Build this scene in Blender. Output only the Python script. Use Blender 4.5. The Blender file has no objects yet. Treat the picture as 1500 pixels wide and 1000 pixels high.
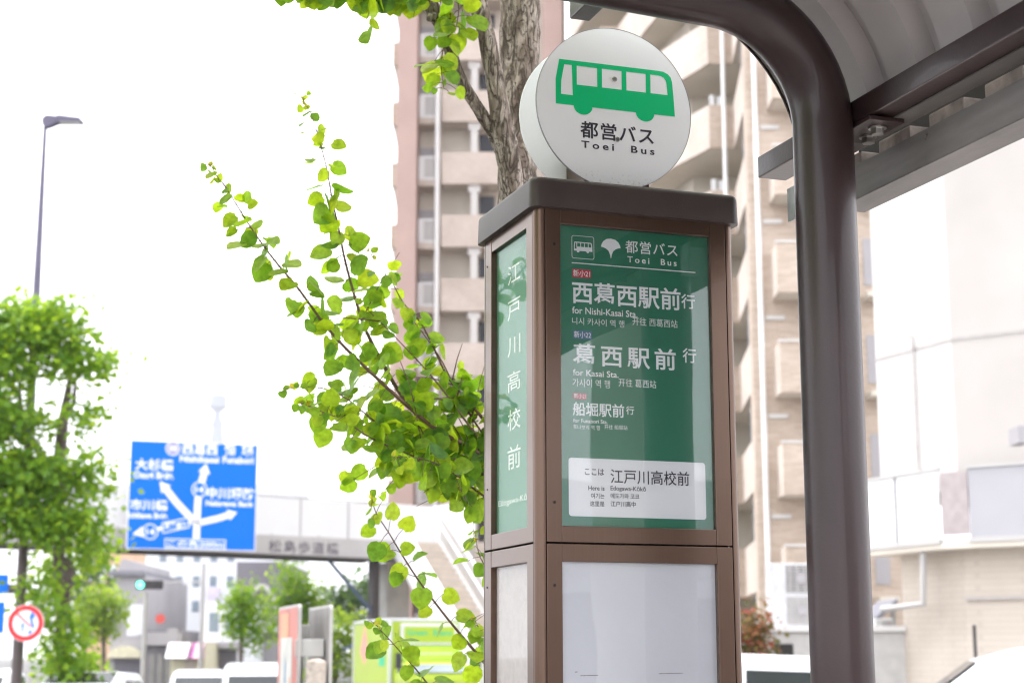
import bpy, bmesh, math, random
from mathutils import Vector, Matrix, noise
random.seed(7)
R = math.radians
scn = bpy.context.scene
C = scn.collection

# ------------------------------------------------------------------ camera
F_PX, PITCH, YAW, ROLL, CAMZ = 2465.6, 0.1848, 0.3356, -0.0011, 1.75
cam_d = bpy.data.cameras.new('camera'); cam = bpy.data.objects.new('camera', cam_d); C.objects.link(cam)
cam.matrix_world = Matrix.Translation((0, 0, CAMZ)) @ Matrix.Rotation(math.pi/2 + PITCH, 4, 'X') @ Matrix.Rotation(ROLL, 4, 'Z')
cam_d.sensor_width = 36.0; cam_d.sensor_fit = 'HORIZONTAL'; cam_d.lens = F_PX/1500*36
cam_d.clip_start = 0.05; cam_d.clip_end = 9000
cam_d.dof.use_dof = True; cam_d.dof.focus_distance = 3.45; cam_d.dof.aperture_fstop = 6.0
scn.camera = cam
# ------------------------------------------------------------------ sky, sun, exposure
SUN_EL, SUN_AZ = 70.0, -75.0            # azimuth from +Y, positive to the right
w = bpy.data.worlds.new('World'); scn.world = w; w.use_nodes = True
nt = w.node_tree; bg = nt.nodes['Background']
sky = nt.nodes.new('ShaderNodeTexSky'); sky.sky_type = 'NISHITA'; sky.sun_disc = False
sky.sun_elevation = R(SUN_EL); sky.sun_rotation = R(SUN_AZ); sky.dust_density = 2.0; sky.air_density = 1.0; sky.altitude = 0
hs = nt.nodes.new('ShaderNodeHueSaturation'); hs.inputs['Saturation'].default_value = 0.12
nt.links.new(sky.outputs[0], hs.inputs['Color']); ov = nt.nodes.new('ShaderNodeMix'); ov.data_type = 'RGBA'; ov.inputs['Factor'].default_value = .72   # thin even overcast over the clear sky
ov.inputs['B'].default_value = (8.0, 8.1, 8.5, 1); nt.links.new(hs.outputs[0], ov.inputs['A']); nt.links.new(ov.outputs['Result'], bg.inputs[0]); bg.inputs[1].default_value = 0.15
sd = bpy.data.lights.new('sun', 'SUN'); sd.energy = 1.0; sd.angle = R(14); sd.color = (1.0, 0.95, 0.88)
so = bpy.data.objects.new('sun', sd); C.objects.link(so)
el, az = R(SUN_EL), R(SUN_AZ)
sdir = Vector((math.sin(az)*math.cos(el), math.cos(az)*math.cos(el), math.sin(el)))
so.rotation_euler = sdir.to_track_quat('Z', 'Y').to_euler()
scn.view_settings.view_transform = 'Standard'; scn.view_settings.look = 'None'
scn.view_settings.exposure = 1.68; scn.view_settings.gamma = 1.0
scn.cycles.max_bounces = 8; scn.cycles.transparent_max_bounces = 16
scn.cycles.use_denoising = True; scn.cycles.filter_width = 1.2
scn.cycles.sample_clamp_indirect = 6.0

# ------------------------------------------------------------------ helpers
cp, sp = math.cos(PITCH), math.sin(PITCH)
FWD = Vector((0, cp, sp)); RT0 = Vector((1, 0, 0)); UP0 = Vector((0, -sp, cp))
RT = RT0*math.cos(ROLL) + UP0*math.sin(ROLL); UP = UP0*math.cos(ROLL) - RT0*math.sin(ROLL)
def W(px, py, Y):
    """world point at distance Y along the street seen in direction (px,py) of the 1500x1000 photograph"""
    d = FWD + RT*((px-750)/F_PX) + UP*((500-py)/F_PX)
    d = d*(Y/d.y)
    return Vector((d.x, d.y, d.z+CAMZ))
def wx(px, Y, py=961): return W(px, py, Y).x
def wz(py, Y, px=750): return W(px, py, Y).z

MATS = {}
def mat(name, col, rough=0.6, metal=0.0, var=0.12, vscale=6.0, bump=0.0, bscale=40.0, spec=0.5, coat=0.0, emit=None, stretch=None, col2=None):
    if name in MATS: return MATS[name]
    m = bpy.data.materials.new(name); m.use_nodes = True; MATS[name] = m
    t = m.node_tree; b = t.nodes['Principled BSDF']; L = t.links.new
    b.inputs['Roughness'].default_value = rough; b.inputs['Metallic'].default_value = metal
    b.inputs['Specular IOR Level'].default_value = spec; b.inputs['Coat Weight'].default_value = coat
    b.inputs['Coat Roughness'].default_value = 0.08
    tc = t.nodes.new('ShaderNodeTexCoord'); mp = t.nodes.new('ShaderNodeMapping')
    if stretch: mp.inputs['Scale'].default_value = stretch
    L(tc.outputs['Object'], mp.inputs[0])
    n = t.nodes.new('ShaderNodeTexNoise'); n.inputs['Scale'].default_value = vscale; n.inputs['Detail'].default_value = 5
    L(mp.outputs[0], n.inputs['Vector'])
    cr = t.nodes.new('ShaderNodeValToRGB')
    a = [max(0, c*(1-var)) for c in col]; z = [min(1, c*(1+var)) for c in col] if col2 is None else list(col2)
    cr.color_ramp.elements[0].position = 0.3; cr.color_ramp.elements[1].position = 0.7
    cr.color_ramp.elements[0].color = (*a, 1); cr.color_ramp.elements[1].color = (*z, 1)
    L(n.outputs['Fac'], cr.inputs[0]); L(cr.outputs[0], b.inputs['Base Color'])
    if bump:
        n2 = t.nodes.new('ShaderNodeTexNoise'); n2.inputs['Scale'].default_value = bscale; n2.inputs['Detail'].default_value = 4
        L(mp.outputs[0], n2.inputs['Vector'])
        bp = t.nodes.new('ShaderNodeBump'); bp.inputs['Strength'].default_value = bump; bp.inputs['Distance'].default_value = 0.02
        L(n2.outputs['Fac'], bp.inputs['Height']); L(bp.outputs[0], b.inputs['Normal'])
    if emit:
        b.inputs['Emission Color'].default_value = (*emit[:3], 1); b.inputs['Emission Strength'].default_value = emit[3]
    return m

def brick_mat(name, c1, c2, mortar, sx, sy, rough=0.8, bump=0.3):
    m = bpy.data.materials.new(name); m.use_nodes = True; MATS[name] = m
    t = m.node_tree; b = t.nodes['Principled BSDF']; L = t.links.new
    b.inputs['Roughness'].default_value = rough
    tc = t.nodes.new('ShaderNodeTexCoord'); sep = t.nodes.new('ShaderNodeSeparateXYZ'); L(tc.outputs['Object'], sep.inputs[0])
    ad = t.nodes.new('ShaderNodeMath'); ad.operation = 'ADD'; L(sep.outputs[0], ad.inputs[0]); L(sep.outputs[1], ad.inputs[1])
    cm = t.nodes.new('ShaderNodeCombineXYZ'); L(ad.outputs[0], cm.inputs[0]); L(sep.outputs[2], cm.inputs[1])
    br = t.nodes.new('ShaderNodeTexBrick'); L(cm.outputs[0], br.inputs['Vector'])
    br.inputs['Scale'].default_value = 1.0; br.inputs['Brick Width'].default_value = sx; br.inputs['Row Height'].default_value = sy
    br.inputs['Mortar Size'].default_value = min(sx, sy)*0.09; br.inputs['Bias'].default_value = 0.0
    br.inputs['Color1'].default_value = (*c1, 1); br.inputs['Color2'].default_value = (*c2, 1); br.inputs['Mortar'].default_value = (*mortar, 1)
    n = t.nodes.new('ShaderNodeTexNoise'); n.inputs['Scale'].default_value = 0.6; n.inputs['Detail'].default_value = 6; L(tc.outputs['Object'], n.inputs['Vector'])
    mx = t.nodes.new('ShaderNodeMix'); mx.data_type = 'RGBA'; mx.blend_type = 'MULTIPLY'; mx.inputs['Factor'].default_value = 0.5
    cr = t.nodes.new('ShaderNodeValToRGB'); cr.color_ramp.elements[0].color = (.6, .57, .54, 1); cr.color_ramp.elements[0].position = .3; cr.color_ramp.elements[1].position = .65
    L(n.outputs['Fac'], cr.inputs[0]); L(br.outputs['Color'], mx.inputs['A']); L(cr.outputs[0], mx.inputs['B']); L(mx.outputs['Result'], b.inputs['Base Color'])
    bp = t.nodes.new('ShaderNodeBump'); bp.inputs['Strength'].default_value = bump; bp.inputs['Distance'].default_value = 0.01; bp.invert = True
    L(br.outputs['Fac'], bp.inputs['Height']); L(bp.outputs[0], b.inputs['Normal'])
    return m

def leaf_mat(name, cols, trans, tfac=0.5, rough=0.45):
    """leaf: reflects cols (ramp by leaf), lets light of colour trans through"""
    m = bpy.data.materials.new(name); m.use_nodes = True; MATS[name] = m
    t = m.node_tree; L = t.links.new; t.nodes.remove(t.nodes['Principled BSDF']); out = t.nodes['Material Output']
    g = t.nodes.new('ShaderNodeNewGeometry'); cr = t.nodes.new('ShaderNodeValToRGB'); cr2 = t.nodes.new('ShaderNodeValToRGB')
    for ramp, cc in ((cr, cols), (cr2, trans)):
        while len(ramp.color_ramp.elements) < len(cc): ramp.color_ramp.elements.new(0.5)
        for i, c in enumerate(cc):
            ramp.color_ramp.elements[i].position = i/(len(cc)-1); ramp.color_ramp.elements[i].color = (*c, 1)
        L(g.outputs['Random Per Island'], ramp.inputs[0])
    p = t.nodes.new('ShaderNodeBsdfPrincipled'); p.inputs['Roughness'].default_value = rough; p.inputs['Specular IOR Level'].default_value = .35
    tc = t.nodes.new('ShaderNodeTexCoord'); nz = t.nodes.new('ShaderNodeTexNoise'); nz.inputs['Scale'].default_value = 70; nz.inputs['Detail'].default_value = 4; L(tc.outputs['Object'], nz.inputs['Vector'])
    mr = t.nodes.new('ShaderNodeMapRange'); mr.inputs[1].default_value = .3; mr.inputs[2].default_value = .7; mr.inputs[3].default_value = .72; mr.inputs[4].default_value = 1.2; L(nz.outputs['Fac'], mr.inputs[0])
    tr = t.nodes.new('ShaderNodeBsdfTranslucent')
    for src, dst in ((cr, p.inputs['Base Color']), (cr2, tr.inputs['Color'])):
        vm = t.nodes.new('ShaderNodeVectorMath'); vm.operation = 'SCALE'; L(src.outputs[0], vm.inputs[0]); L(mr.outputs[0], vm.inputs['Scale']); L(vm.outputs[0], dst)
    mx = t.nodes.new('ShaderNodeMixShader'); mx.inputs[0].default_value = tfac
    L(p.outputs[0], mx.inputs[1]); L(tr.outputs[0], mx.inputs[2]); L(mx.outputs[0], out.inputs['Surface'])
    return m

def glass_pane_mat(name, refl=1.0, tint=(1, 1, 1), rough=0.0, wave=0.0):
    m = bpy.data.materials.new(name); m.use_nodes = True; MATS[name] = m
    t = m.node_tree; L = t.links.new; t.nodes.remove(t.nodes['Principled BSDF']); out = t.nodes['Material Output']
    fr = t.nodes.new('ShaderNodeFresnel'); fr.inputs[0].default_value = 1.52
    ml = t.nodes.new('ShaderNodeMath'); ml.operation = 'MULTIPLY'; ml.use_clamp = True; ml.inputs[1].default_value = refl; L(fr.outputs[0], ml.inputs[0])
    tr = t.nodes.new('ShaderNodeBsdfTransparent'); tr.inputs[0].default_value = (*tint, 1)
    gl = t.nodes.new('ShaderNodeBsdfGlossy'); gl.inputs['Roughness'].default_value = rough; gl.inputs['Color'].default_value = (1, 1, 1, 1)
    if wave:
        tc = t.nodes.new('ShaderNodeTexCoord'); n = t.nodes.new('ShaderNodeTexNoise'); n.inputs['Scale'].default_value = 5; n.inputs['Detail'].default_value = 1
        L(tc.outputs['Object'], n.inputs['Vector']); bp = t.nodes.new('ShaderNodeBump'); bp.inputs['Strength'].default_value = wave; bp.inputs['Distance'].default_value = .01
        L(n.outputs['Fac'], bp.inputs['Height']); L(bp.outputs[0], gl.inputs['Normal'])
    mx = t.nodes.new('ShaderNodeMixShader'); L(ml.outputs[0], mx.inputs[0]); L(tr.outputs[0], mx.inputs[1]); L(gl.outputs[0], mx.inputs[2])
    L(mx.outputs[0], out.inputs['Surface'])
    return m

class MB:
    def __init__(s): s.bm = bmesh.new()
    def box(s, x0, x1, y0, y1, z0, z1, bev=0.0, M=None):
        if x0 > x1: x0, x1 = x1, x0
        if y0 > y1: y0, y1 = y1, y0
        if z0 > z1: z0, z1 = z1, z0
        vs = [s.bm.verts.new((x, y, z)) for x in (x0, x1) for y in (y0, y1) for z in (z0, z1)]
        fs = [s.bm.faces.new([vs[i] for i in q]) for q in ((0,1,3,2),(4,6,7,5),(0,4,5,1),(2,3,7,6),(0,2,6,4),(1,5,7,3))]
        if bev:
            es = list({e for f in fs for e in f.edges})
            r = bmesh.ops.bevel(s.bm, geom=es, offset=bev, segments=2, affect='EDGES', profile=.6)
            vs = list({v for f in r['faces'] for v in f.verts} | {v for v in vs if v.is_valid})
        if M is not None:
            for v in vs: v.co = M @ v.co
        return s
    def prism(s, pts, n):
        """pts: closed 3D polygon; n: extrusion vector"""
        a = [s.bm.verts.new(p) for p in pts]; b = [s.bm.verts.new(Vector(p)+Vector(n)) for p in pts]; k = len(pts)
        s.bm.faces.new(a); s.bm.faces.new(b[::-1])
        for i in range(k): s.bm.faces.new((a[i], b[i], b[(i+1) % k], a[(i+1) % k]))
        return s
    def poly(s, pts): s.bm.faces.new([s.bm.verts.new(p) for p in pts]); return s
    def tube(s, pts, rad, seg=10, cap=True, nz=0.0, nf=8.0):
        pts = [Vector(p) for p in pts]; k = len(pts)
        if not hasattr(rad, '__len__'): rad = [rad]*k
        rings = []; up = None
        for i, p in enumerate(pts):
            d = (pts[min(i+1, k-1)] - pts[max(i-1, 0)]).normalized()
            if up is None: up = d.orthogonal().normalized()
            up = (up - d*up.dot(d)).normalized(); sd_ = d.cross(up)
            ring = []
            for j in range(seg):
                a = 2*math.pi*j/seg; o = up*math.cos(a)+sd_*math.sin(a)
                r = rad[i]
                if nz: r *= 1 + nz*noise.noise((p+o*rad[i])*nf) + .5*nz*noise.noise((p+o*rad[i])*nf*2.7)
                ring.append(s.bm.verts.new(p+o*r))
            rings.append(ring)
        for i in range(k-1):
            for j in range(seg):
                s.bm.faces.new((rings[i][j], rings[i][(j+1) % seg], rings[i+1][(j+1) % seg], rings[i+1][j]))
        if cap: s.bm.faces.new(rings[0][::-1]); s.bm.faces.new(rings[-1])
        return s
    def cyl(s, c, axis, r, h, seg=24, bev=0.0):
        c = Vector(c); a = Vector(axis).normalized()
        if bev: return s.tube([c, c+a*1e-4, c+a*bev, c+a*(h-bev), c+a*(h-1e-4), c+a*h], [r-bev-1e-5, r-bev, r, r, r-bev, r-bev-1e-5], seg)
        return s.tube([c, c+a*h], r, seg)
    def loft(s, rings, cap=True):
        rr = [[s.bm.verts.new(p) for p in r] for r in rings]; n = len(rr[0])
        for i in range(len(rr)-1):
            for j in range(n): s.bm.faces.new((rr[i][j], rr[i][(j+1) % n], rr[i+1][(j+1) % n], rr[i+1][j]))
        if cap: s.bm.faces.new(rr[0][::-1]); s.bm.faces.new(rr[-1])
        return s
    def build(s, name, m, parent=None, smooth=False, M=None):
        bmesh.ops.recalc_face_normals(s.bm, faces=s.bm.faces)
        me = bpy.data.meshes.new(name); s.bm.to_mesh(me); s.bm.free(); me.materials.append(m)
        if smooth:
            for p in me.polygons: p.use_smooth = True
            me.set_sharp_from_angle(angle=R(38))
        if M is not None: me.transform(M)
        o = bpy.data.objects.new(name, me); C.objects.link(o)
        if parent: o.parent = parent
        return o
def raw(name, vs, fs, m, parent=None, smooth=False):
    me = bpy.data.meshes.new(name); me.from_pydata(vs, [], fs); me.materials.append(m); me.update()
    if smooth:
        for p in me.polygons: p.use_smooth = True
    o = bpy.data.objects.new(name, me); C.objects.link(o)
    if parent: o.parent = parent
    return o
def tag(o, label=None, cat=None, group=None, kind=None):
    if label: o['label'] = label
    if cat: o['category'] = cat
    if group: o['group'] = group
    if kind: o['kind'] = kind
    return o
def thing(name, label, cat, loc=(0, 0, 0), rz=0.0, group=None):
    o = bpy.data.objects.new(name, None); o.empty_display_size = .2; C.objects.link(o); o.location = loc; o.rotation_euler = (0, 0, rz)
    return tag(o, label, cat, group)
def kids(o): return [c for c in bpy.data.objects if c.parent == o]
def dup(o, parent=None):
    c = o.copy(); C.objects.link(c)
    if parent: c.parent = parent
    for k in kids(o): dup(k, c)
    return c

def lettering(body, org, xd, zd, box, m, parent, weight=0.0, space=1.0, name='lettering', res=3):
    """flat letters; box = (u0, v0, u1, v1) in the plane org + u*xd + v*zd"""
    c = bpy.data.curves.new('t', 'FONT'); c.body = body; c.size = 1; c.resolution_u = res; c.offset = weight; c.space_character = space
    t = bpy.data.objects.new('t', c); C.objects.link(t); bpy.context.view_layer.update()
    me = bpy.data.meshes.new_from_object(t.evaluated_get(bpy.context.evaluated_depsgraph_get()))
    bpy.data.objects.remove(t); bpy.data.curves.remove(c)
    xs = [v.co.x for v in me.vertices]; ys = [v.co.y for v in me.vertices]
    x0, x1, y0, y1 = min(xs), max(xs), min(ys), max(ys); u0, v0, u1, v1 = box
    org, xd, zd = Vector(org), Vector(xd), Vector(zd)
    for v in me.vertices:
        u = u0+(v.co.x-x0)/(x1-x0)*(u1-u0); q = v0+(v.co.y-y0)/(y1-y0)*(v1-v0)
        v.co = org+xd*u+zd*q
    me.materials.clear(); me.materials.append(m); me.name = name
    o = bpy.data.objects.new(name, me); C.objects.link(o); o.parent = parent
    return o

# ------------------------------------------------------------------ materials
mat('bronze', (.115, .070, .050), .30, .75, .05, 3, stretch=(170, 170, .5), coat=.15)
mat('bronze_dark', (.012, .009, .008), .7)
mat('cap_metal', (.048, .034, .031), .5, .1, .14, 14, .05, 300)
mat('shelter_brown', (.034, .0185, .019), .36, 0, .25, 5, .03, 120, spec=.35, coat=.18)
mat('gutter_grey', (.185, .170, .165), .55, .25, .35, 3, .05, 60, stretch=(3, 1, 6))
mat('roof_sheet', (.43, .39, .385), .5, .05, .10, 4, .03, 60)
mat('steel', (.45, .43, .41), .3, .9, .2, 30)
mat('galv', (.42, .43, .43), .5, .6, .2, 25)
mat('block', (.25, .21, .185), .7, 0, .3, 40, .1, 90)
mat('green_panel', (.014, .165, .092), .45, 0, .05, 4)
mat('green_side', (.030, .20, .10), .5, 0, .06, 4)
mat('panel_white', (.78, .77, .80), .5, 0, .03, 5)
mat('notice_white', (.66, .65, .70), .5, 0, .05, 3, .15, 12)
mat('side_notice', (.50, .43, .42), .6, 0, .08, 60)
mat('ink', (.035, .03, .045), .6)
mat('letter_white', (.82, .82, .84), .55)
mat('badge_red', (.50, .035, .06), .5); mat('badge_blue', (.07, .17, .30), .5)
mat('sign_green', (.0, .52, .19), .35, 0, .03, 5)
mat('bush_red', (.3, .08, .05)); mat('white_paint', (.80, .80, .80), .35, 0, .03, 2)
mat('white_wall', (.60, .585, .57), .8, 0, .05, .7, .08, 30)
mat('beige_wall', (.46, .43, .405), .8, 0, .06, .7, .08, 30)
mat('cream', (.62, .57, .47), .8, 0, .08, .6)
mat('pink_wall', (.44, .315, .28), .85, 0, .06, .8, .05, 20)
mat('soffit', (.60, .55, .48), .85, 0, .08, .6)
mat('recess', (.58, .53, .46), .85, 0, .08, .6)
mat('dark_glass', (.03, .03, .045), .2, 0, .2, .7, spec=.25)
mat('blue_glass', (.20, .25, .30), .10, 0, .2, .5)
mat('car_glass', (.02, .025, .028), .08, 0, .1, .7, spec=.3)
mat('clear_glass', (.25, .30, .33), .08, 0, .2, .6)
mat('car_white', (.80, .80, .82), .22, 0, .01, 2, coat=.6)
mat('car_silver', (.55, .56, .58), .25, .3, .02, 2, coat=.6)
mat('rubber', (.02, .02, .02), .8); mat('black_plastic', (.025, .025, .028), .45)
mat('ac_white', (.52, .52, .53), .5); mat('lamp_glass', (.7, .7, .72), .1); mat('red_lens', (.35, .02, .02), .2)
mat('road_blue', (.0, .15, .70), .6, spec=.15, var=.03, vscale=1)
mat('sign_white', (.82, .82, .85), .45, 0, .02, 3)
mat('sign_red', (.75, .02, .025), .4, 0, .03, 3); mat('arrow_blue', (.01, .16, .65), .4)
mat('lamp_pole', (.11, .097, .15), .5, .2, .08, 2); mat('lamp_pole_brown', (.10, .075, .075), .5, .1, .1, 2)
mat('bridge_paint', (.46, .44, .435), .6, 0, .06, 1.0, .03, 20)
mat('bridge_white', (.72, .72, .73), .5, 0, .03, .6); mat('bridge_dark', (.06, .05, .05), .6)
mat('rail_pale', (.44, .425, .415), .5, 0, .06, 1)
mat('tread', (.54, .47, .40), .85, 0, .12, 3)
mat('lot_concrete', (.26, .255, .25), .9, 0, .15, 1.5, .1, 60); mat('asphalt', (.055, .055, .057), .9, 0, .25, 3, .2, 120); mat('pavement', (.30, .28, .26), .85, 0, .12, 2, .15, 60)
mat('kerb', (.36, .35, .34), .85, 0, .12, 3); mat('ground', (.11, .105, .10), .9, 0, .2, .3)
mat('concrete', (.42, .41, .38), .85, 0, .18, 1.5, .12, 25); mat('moss', (.26, .27, .17), .9, 0, .3, 3, col2=(.40, .38, .32))
mat('lime', (.34, .45, .02), .4, 0, .03, 1); mat('lime_deep', (.22, .37, .0), .4); mat('lime_text', (.02, .45, .22), .5)
mat('truck_white', (.60, .61, .62), .4, 0, .03, 1)
mat('map_red', (.42, .10, .07), .4, 0, .2, 3); mat('map_pale', (.42, .42, .38), .4, 0, .15, 9); mat('map_blue', (.10, .22, .36), .4); mat('map_orange', (.60, .24, .10), .4); mat('map_green', (.30, .42, .22), .4)
mat('board_grey', (.22, .21, .20), .55, .1, .15, 5, stretch=(1, 1, .3)); mat('board_pale', (.42, .405, .39), .5, .1, .1, 5)
mat('cloth', (.42, .36, .31), .9, 0, .3, 18, .4, 20)
mat('lens_green', (.05, .5, .35), .3, emit=(.08, 1.0, .62, 2.6)); mat('lens_off', (.03, .02, .02), .3)
mat('grey_shop', (.36, .345, .36), .8, 0, .08, .5); mat('grey_dark', (.15, .14, .16), .7, 0, .1, .5); mat('roof_grey', (.20, .20, .23), .7, 0, .1, 1)
mat('shop_white', (.74, .75, .79), .7, 0, .04, .4); mat('shop_cream', (.66, .62, .44), .8); mat('awning_pink', (.62, .40, .50), .8); mat('awning_plum', (.28, .06, .22), .8)
mat('orange_wall', (.62, .40, .26), .8, 0, .06, .4); mat('far_wall', (.62, .62, .66), .9, 0, .06, .05); mat('tower_pale', (.20, .22, .28), .8)
mat('steel_blue', (.10, .14, .22), .5); mat('banner_white', (.80, .80, .82), .7); mat('shop_red', (.65, .10, .08), .6)
mat('bark_far', (.12, .09, .085), .9, 0, .25, 6, .3, 20); mat('twig', (.13, .075, .05), .8, 0, .25, 30)
brick_mat('tile_tan', (.58, .48, .40), (.47, .37, .29), (.54, .46, .40), .30, .075)
brick_mat('tile_pale', (.63, .55, .49), (.56, .48, .42), (.60, .53, .47), .22, .075)
brick_mat('stone_cream', (.58, .515, .45), (.555, .49, .425), (.52, .46, .40), .30, .10)
brick_mat('paver', (.50, .46, .43), (.44, .40, .38), (.34, .32, .30), .2, .1)
LEAF_NEAR = leaf_mat('leaf_near', [(.045, .125, .02), (.065, .165, .02), (.095, .21, .02), (.13, .24, .02)], [(.24, .47, .02), (.38, .61, .02), (.56, .74, .02), (.66, .77, .03)], .57)
LEAF_TIP = leaf_mat('leaf_tip', [(.25, .22, .03), (.22, .26, .03)], [(.75, .60, .05), (.70, .75, .05)], .6)
LEAF_MID = leaf_mat('leaf_mid', [(.07, .16, .015), (.11, .23, .02), (.15, .30, .02)], [(.28, .50, .03), (.44, .64, .03), (.58, .74, .04)], .5)
LEAF_BRIGHT = leaf_mat('leaf_bright', [(.07, .17, .015), (.12, .25, .02), (.17, .32, .02)], [(.30, .52, .03), (.46, .66, .03), (.60, .76, .05)], .5)
LEAF_PALE = leaf_mat('leaf_pale', [(.10, .20, .02), (.16, .26, .02)], [(.40, .60, .03), (.60, .74, .05)], .5)
LEAF_DARK = leaf_mat('leaf_dark', [(.035, .08, .02), (.06, .12, .025)], [(.12, .25, .03), (.2, .35, .04)], .4)
LEAF_RED = leaf_mat('leaf_red', [(.30, .06, .04), (.16, .10, .03), (.08, .10, .03)], [(.5, .15, .08), (.3, .2, .05), (.15, .2, .05)], .4)
PANE = glass_pane_mat('pane_front', .85, (.97, .98, .98), 0, .05)
PANE_L = glass_pane_mat('pane_side', .10, (.97, .98, .98), .02, .03)

def bark_mat():
    m = bpy.data.materials.new('bark'); m.use_nodes = True; MATS['bark'] = m
    t = m.node_tree; L = t.links.new; b = t.nodes['Principled BSDF']; b.inputs['Roughness'].default_value = .9; b.inputs['Specular IOR Level'].default_value = .2
    tc = t.nodes.new('ShaderNodeTexCoord')
    def nz(sc, stretch, det=6, rough=.6, dist=0.0):
        mp = t.nodes.new('ShaderNodeMapping'); mp.inputs['Scale'].default_value = (1, 1, stretch); L(tc.outputs['Object'], mp.inputs[0])
        n = t.nodes.new('ShaderNodeTexNoise'); n.inputs['Scale'].default_value = sc; n.inputs['Detail'].default_value = det; n.inputs['Roughness'].default_value = rough; n.inputs['Distortion'].default_value = dist
        L(mp.outputs[0], n.inputs['Vector']); return n
    def ramp(src, stops):
        r = t.nodes.new('ShaderNodeValToRGB')
        while len(r.color_ramp.elements) < len(stops): r.color_ramp.elements.new(.5)
        for e, (p, c) in zip(r.color_ramp.elements, stops): e.position = p; e.color = (*c, 1)
        L(src, r.inputs[0]); return r
    def ridge(n):
        a = t.nodes.new('ShaderNodeMath'); a.operation = 'SUBTRACT'; a.inputs[1].default_value = .5; L(n.outputs['Fac'], a.inputs[0])
        c = t.nodes.new('ShaderNodeMath'); c.operation = 'ABSOLUTE'; L(a.outputs[0], c.inputs[0]); return c.outputs[0]
    W1, K1 = (1, 1, 1), (0, 0, 0)
    cr1 = ramp(ridge(nz(30, .16, 3, .5, .6)), [(0, K1), (.035, W1)]); cr2 = ramp(ridge(nz(62, .35, 3, .5, .8)), [(0, (.25, .25, .25)), (.03, W1)])
    mul = t.nodes.new('ShaderNodeMath'); mul.operation = 'MULTIPLY'; L(cr1.outputs[0], mul.inputs[0]); L(cr2.outputs[0], mul.inputs[1])
    plate = ramp(nz(24, .30, 2, .5, 1.2).outputs['Fac'], [(.38, (.20, .150, .130)), (.50, (.29, .235, .205)), (.56, (.43, .36, .325))])
    fine = nz(90, .5, 8, .75)
    fm = t.nodes.new('ShaderNodeMix'); fm.data_type = 'RGBA'; fm.blend_type = 'MULTIPLY'; fm.inputs['Factor'].default_value = .7
    fr = ramp(fine.outputs['Fac'], [(.3, (.55, .53, .5)), (.7, (1.1, 1.1, 1.1))]); L(plate.outputs[0], fm.inputs['A']); L(fr.outputs[0], fm.inputs['B'])
    mx = t.nodes.new('ShaderNodeMix'); mx.data_type = 'RGBA'; L(mul.outputs[0], mx.inputs['Factor']); mx.inputs['A'].default_value = (.095, .07, .058, 1); L(fm.outputs['Result'], mx.inputs['B']); L(mx.outputs['Result'], b.inputs['Base Color'])
    h = t.nodes.new('ShaderNodeMath'); h.operation = 'MULTIPLY_ADD'; h.inputs[1].default_value = .45; L(fine.outputs['Fac'], h.inputs[0]); L(mul.outputs[0], h.inputs[2])
    h2 = t.nodes.new('ShaderNodeMath'); h2.operation = 'MULTIPLY_ADD'; h2.inputs[1].default_value = .8; L(plate.outputs[0], h2.inputs[0]); L(h.outputs[0], h2.inputs[2])
    bp = t.nodes.new('ShaderNodeBump'); bp.inputs['Strength'].default_value = 1.0; bp.inputs['Distance'].default_value = .007; L(h2.outputs[0], bp.inputs['Height']); L(bp.outputs[0], b.inputs['Normal'])
bark_mat()
mt = MATS

# ------------------------------------------------------------------ ground
MB().box(-1500, 1500, -300, 3000, -.5, 0).build('ground', mt['ground'])['kind'] = 'structure'
rd = MB(); rd.prism([(-16, -60, .004), (-.9, -60, .004), (-.9, 30, .004), (-1.3, 46, .004), (-2.4, 51, .004), (-5.4, 60, .004), (-9, 78, .004), (-12, 300, .004), (-45, 300, .004), (-24, 78, .004), (-17, 46, .004)], (0, 0, .002))
rd.build('road', mt['asphalt'])['kind'] = 'structure'
lm = MB()
for i in range(14): lm.box(-4.5, -4.35, -20+i*6, -17+i*6, .008, .010)
lm.build('road_marking', mt['sign_white'])['kind'] = 'structure'
sw = MB(); sw.prism([(-.75, -60, 0), (2.3, -60, 0), (2.3, 62, 0), (-5.0, 62, 0), (-2.2, 51, 0), (-1.1, 46, 0), (-.75, 30, 0)], (0, 0, .15))
sw.build('pavement', mt['paver'])['kind'] = 'structure'
kb = MB()
for a, b in (((-.9, -60), (-.9, 30)), ((-.9, 30), (-1.25, 46)), ((-1.25, 46), (-2.35, 51)), ((-2.35, 51), (-5.15, 62))):
    kb.prism([(a[0], a[1], 0), (a[0]+.148, a[1], 0), (b[0]+.148, b[1], 0), (b[0], b[1], 0)], (0, 0, .155))
kb.build('kerb', mt['kerb'])['kind'] = 'structure'
lot = MB().box(2.304, 40, -40, 60, .0, .006); lot.build('parking_lot', mt['lot_concrete'])['kind'] = 'structure'

# ------------------------------------------------------------------ bus stop pillar
ROTY = Matrix.Rotation(YAW, 4, 'Z')
def S(x, y, z=0.0): return ROTY @ Vector((x, y, z))
PX0, PY0 = 1.1174, 3.0595
base = S(PX0, PY0); base.z = .15
P = thing('bus_stop_pillar', 'bronze framed bus stop pillar with green route panel and round white bus sign on top', 'bus stop', base, YAW)
PW, PD, ZM, ZT = .4382, .3396, 1.8159, 2.4885
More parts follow.
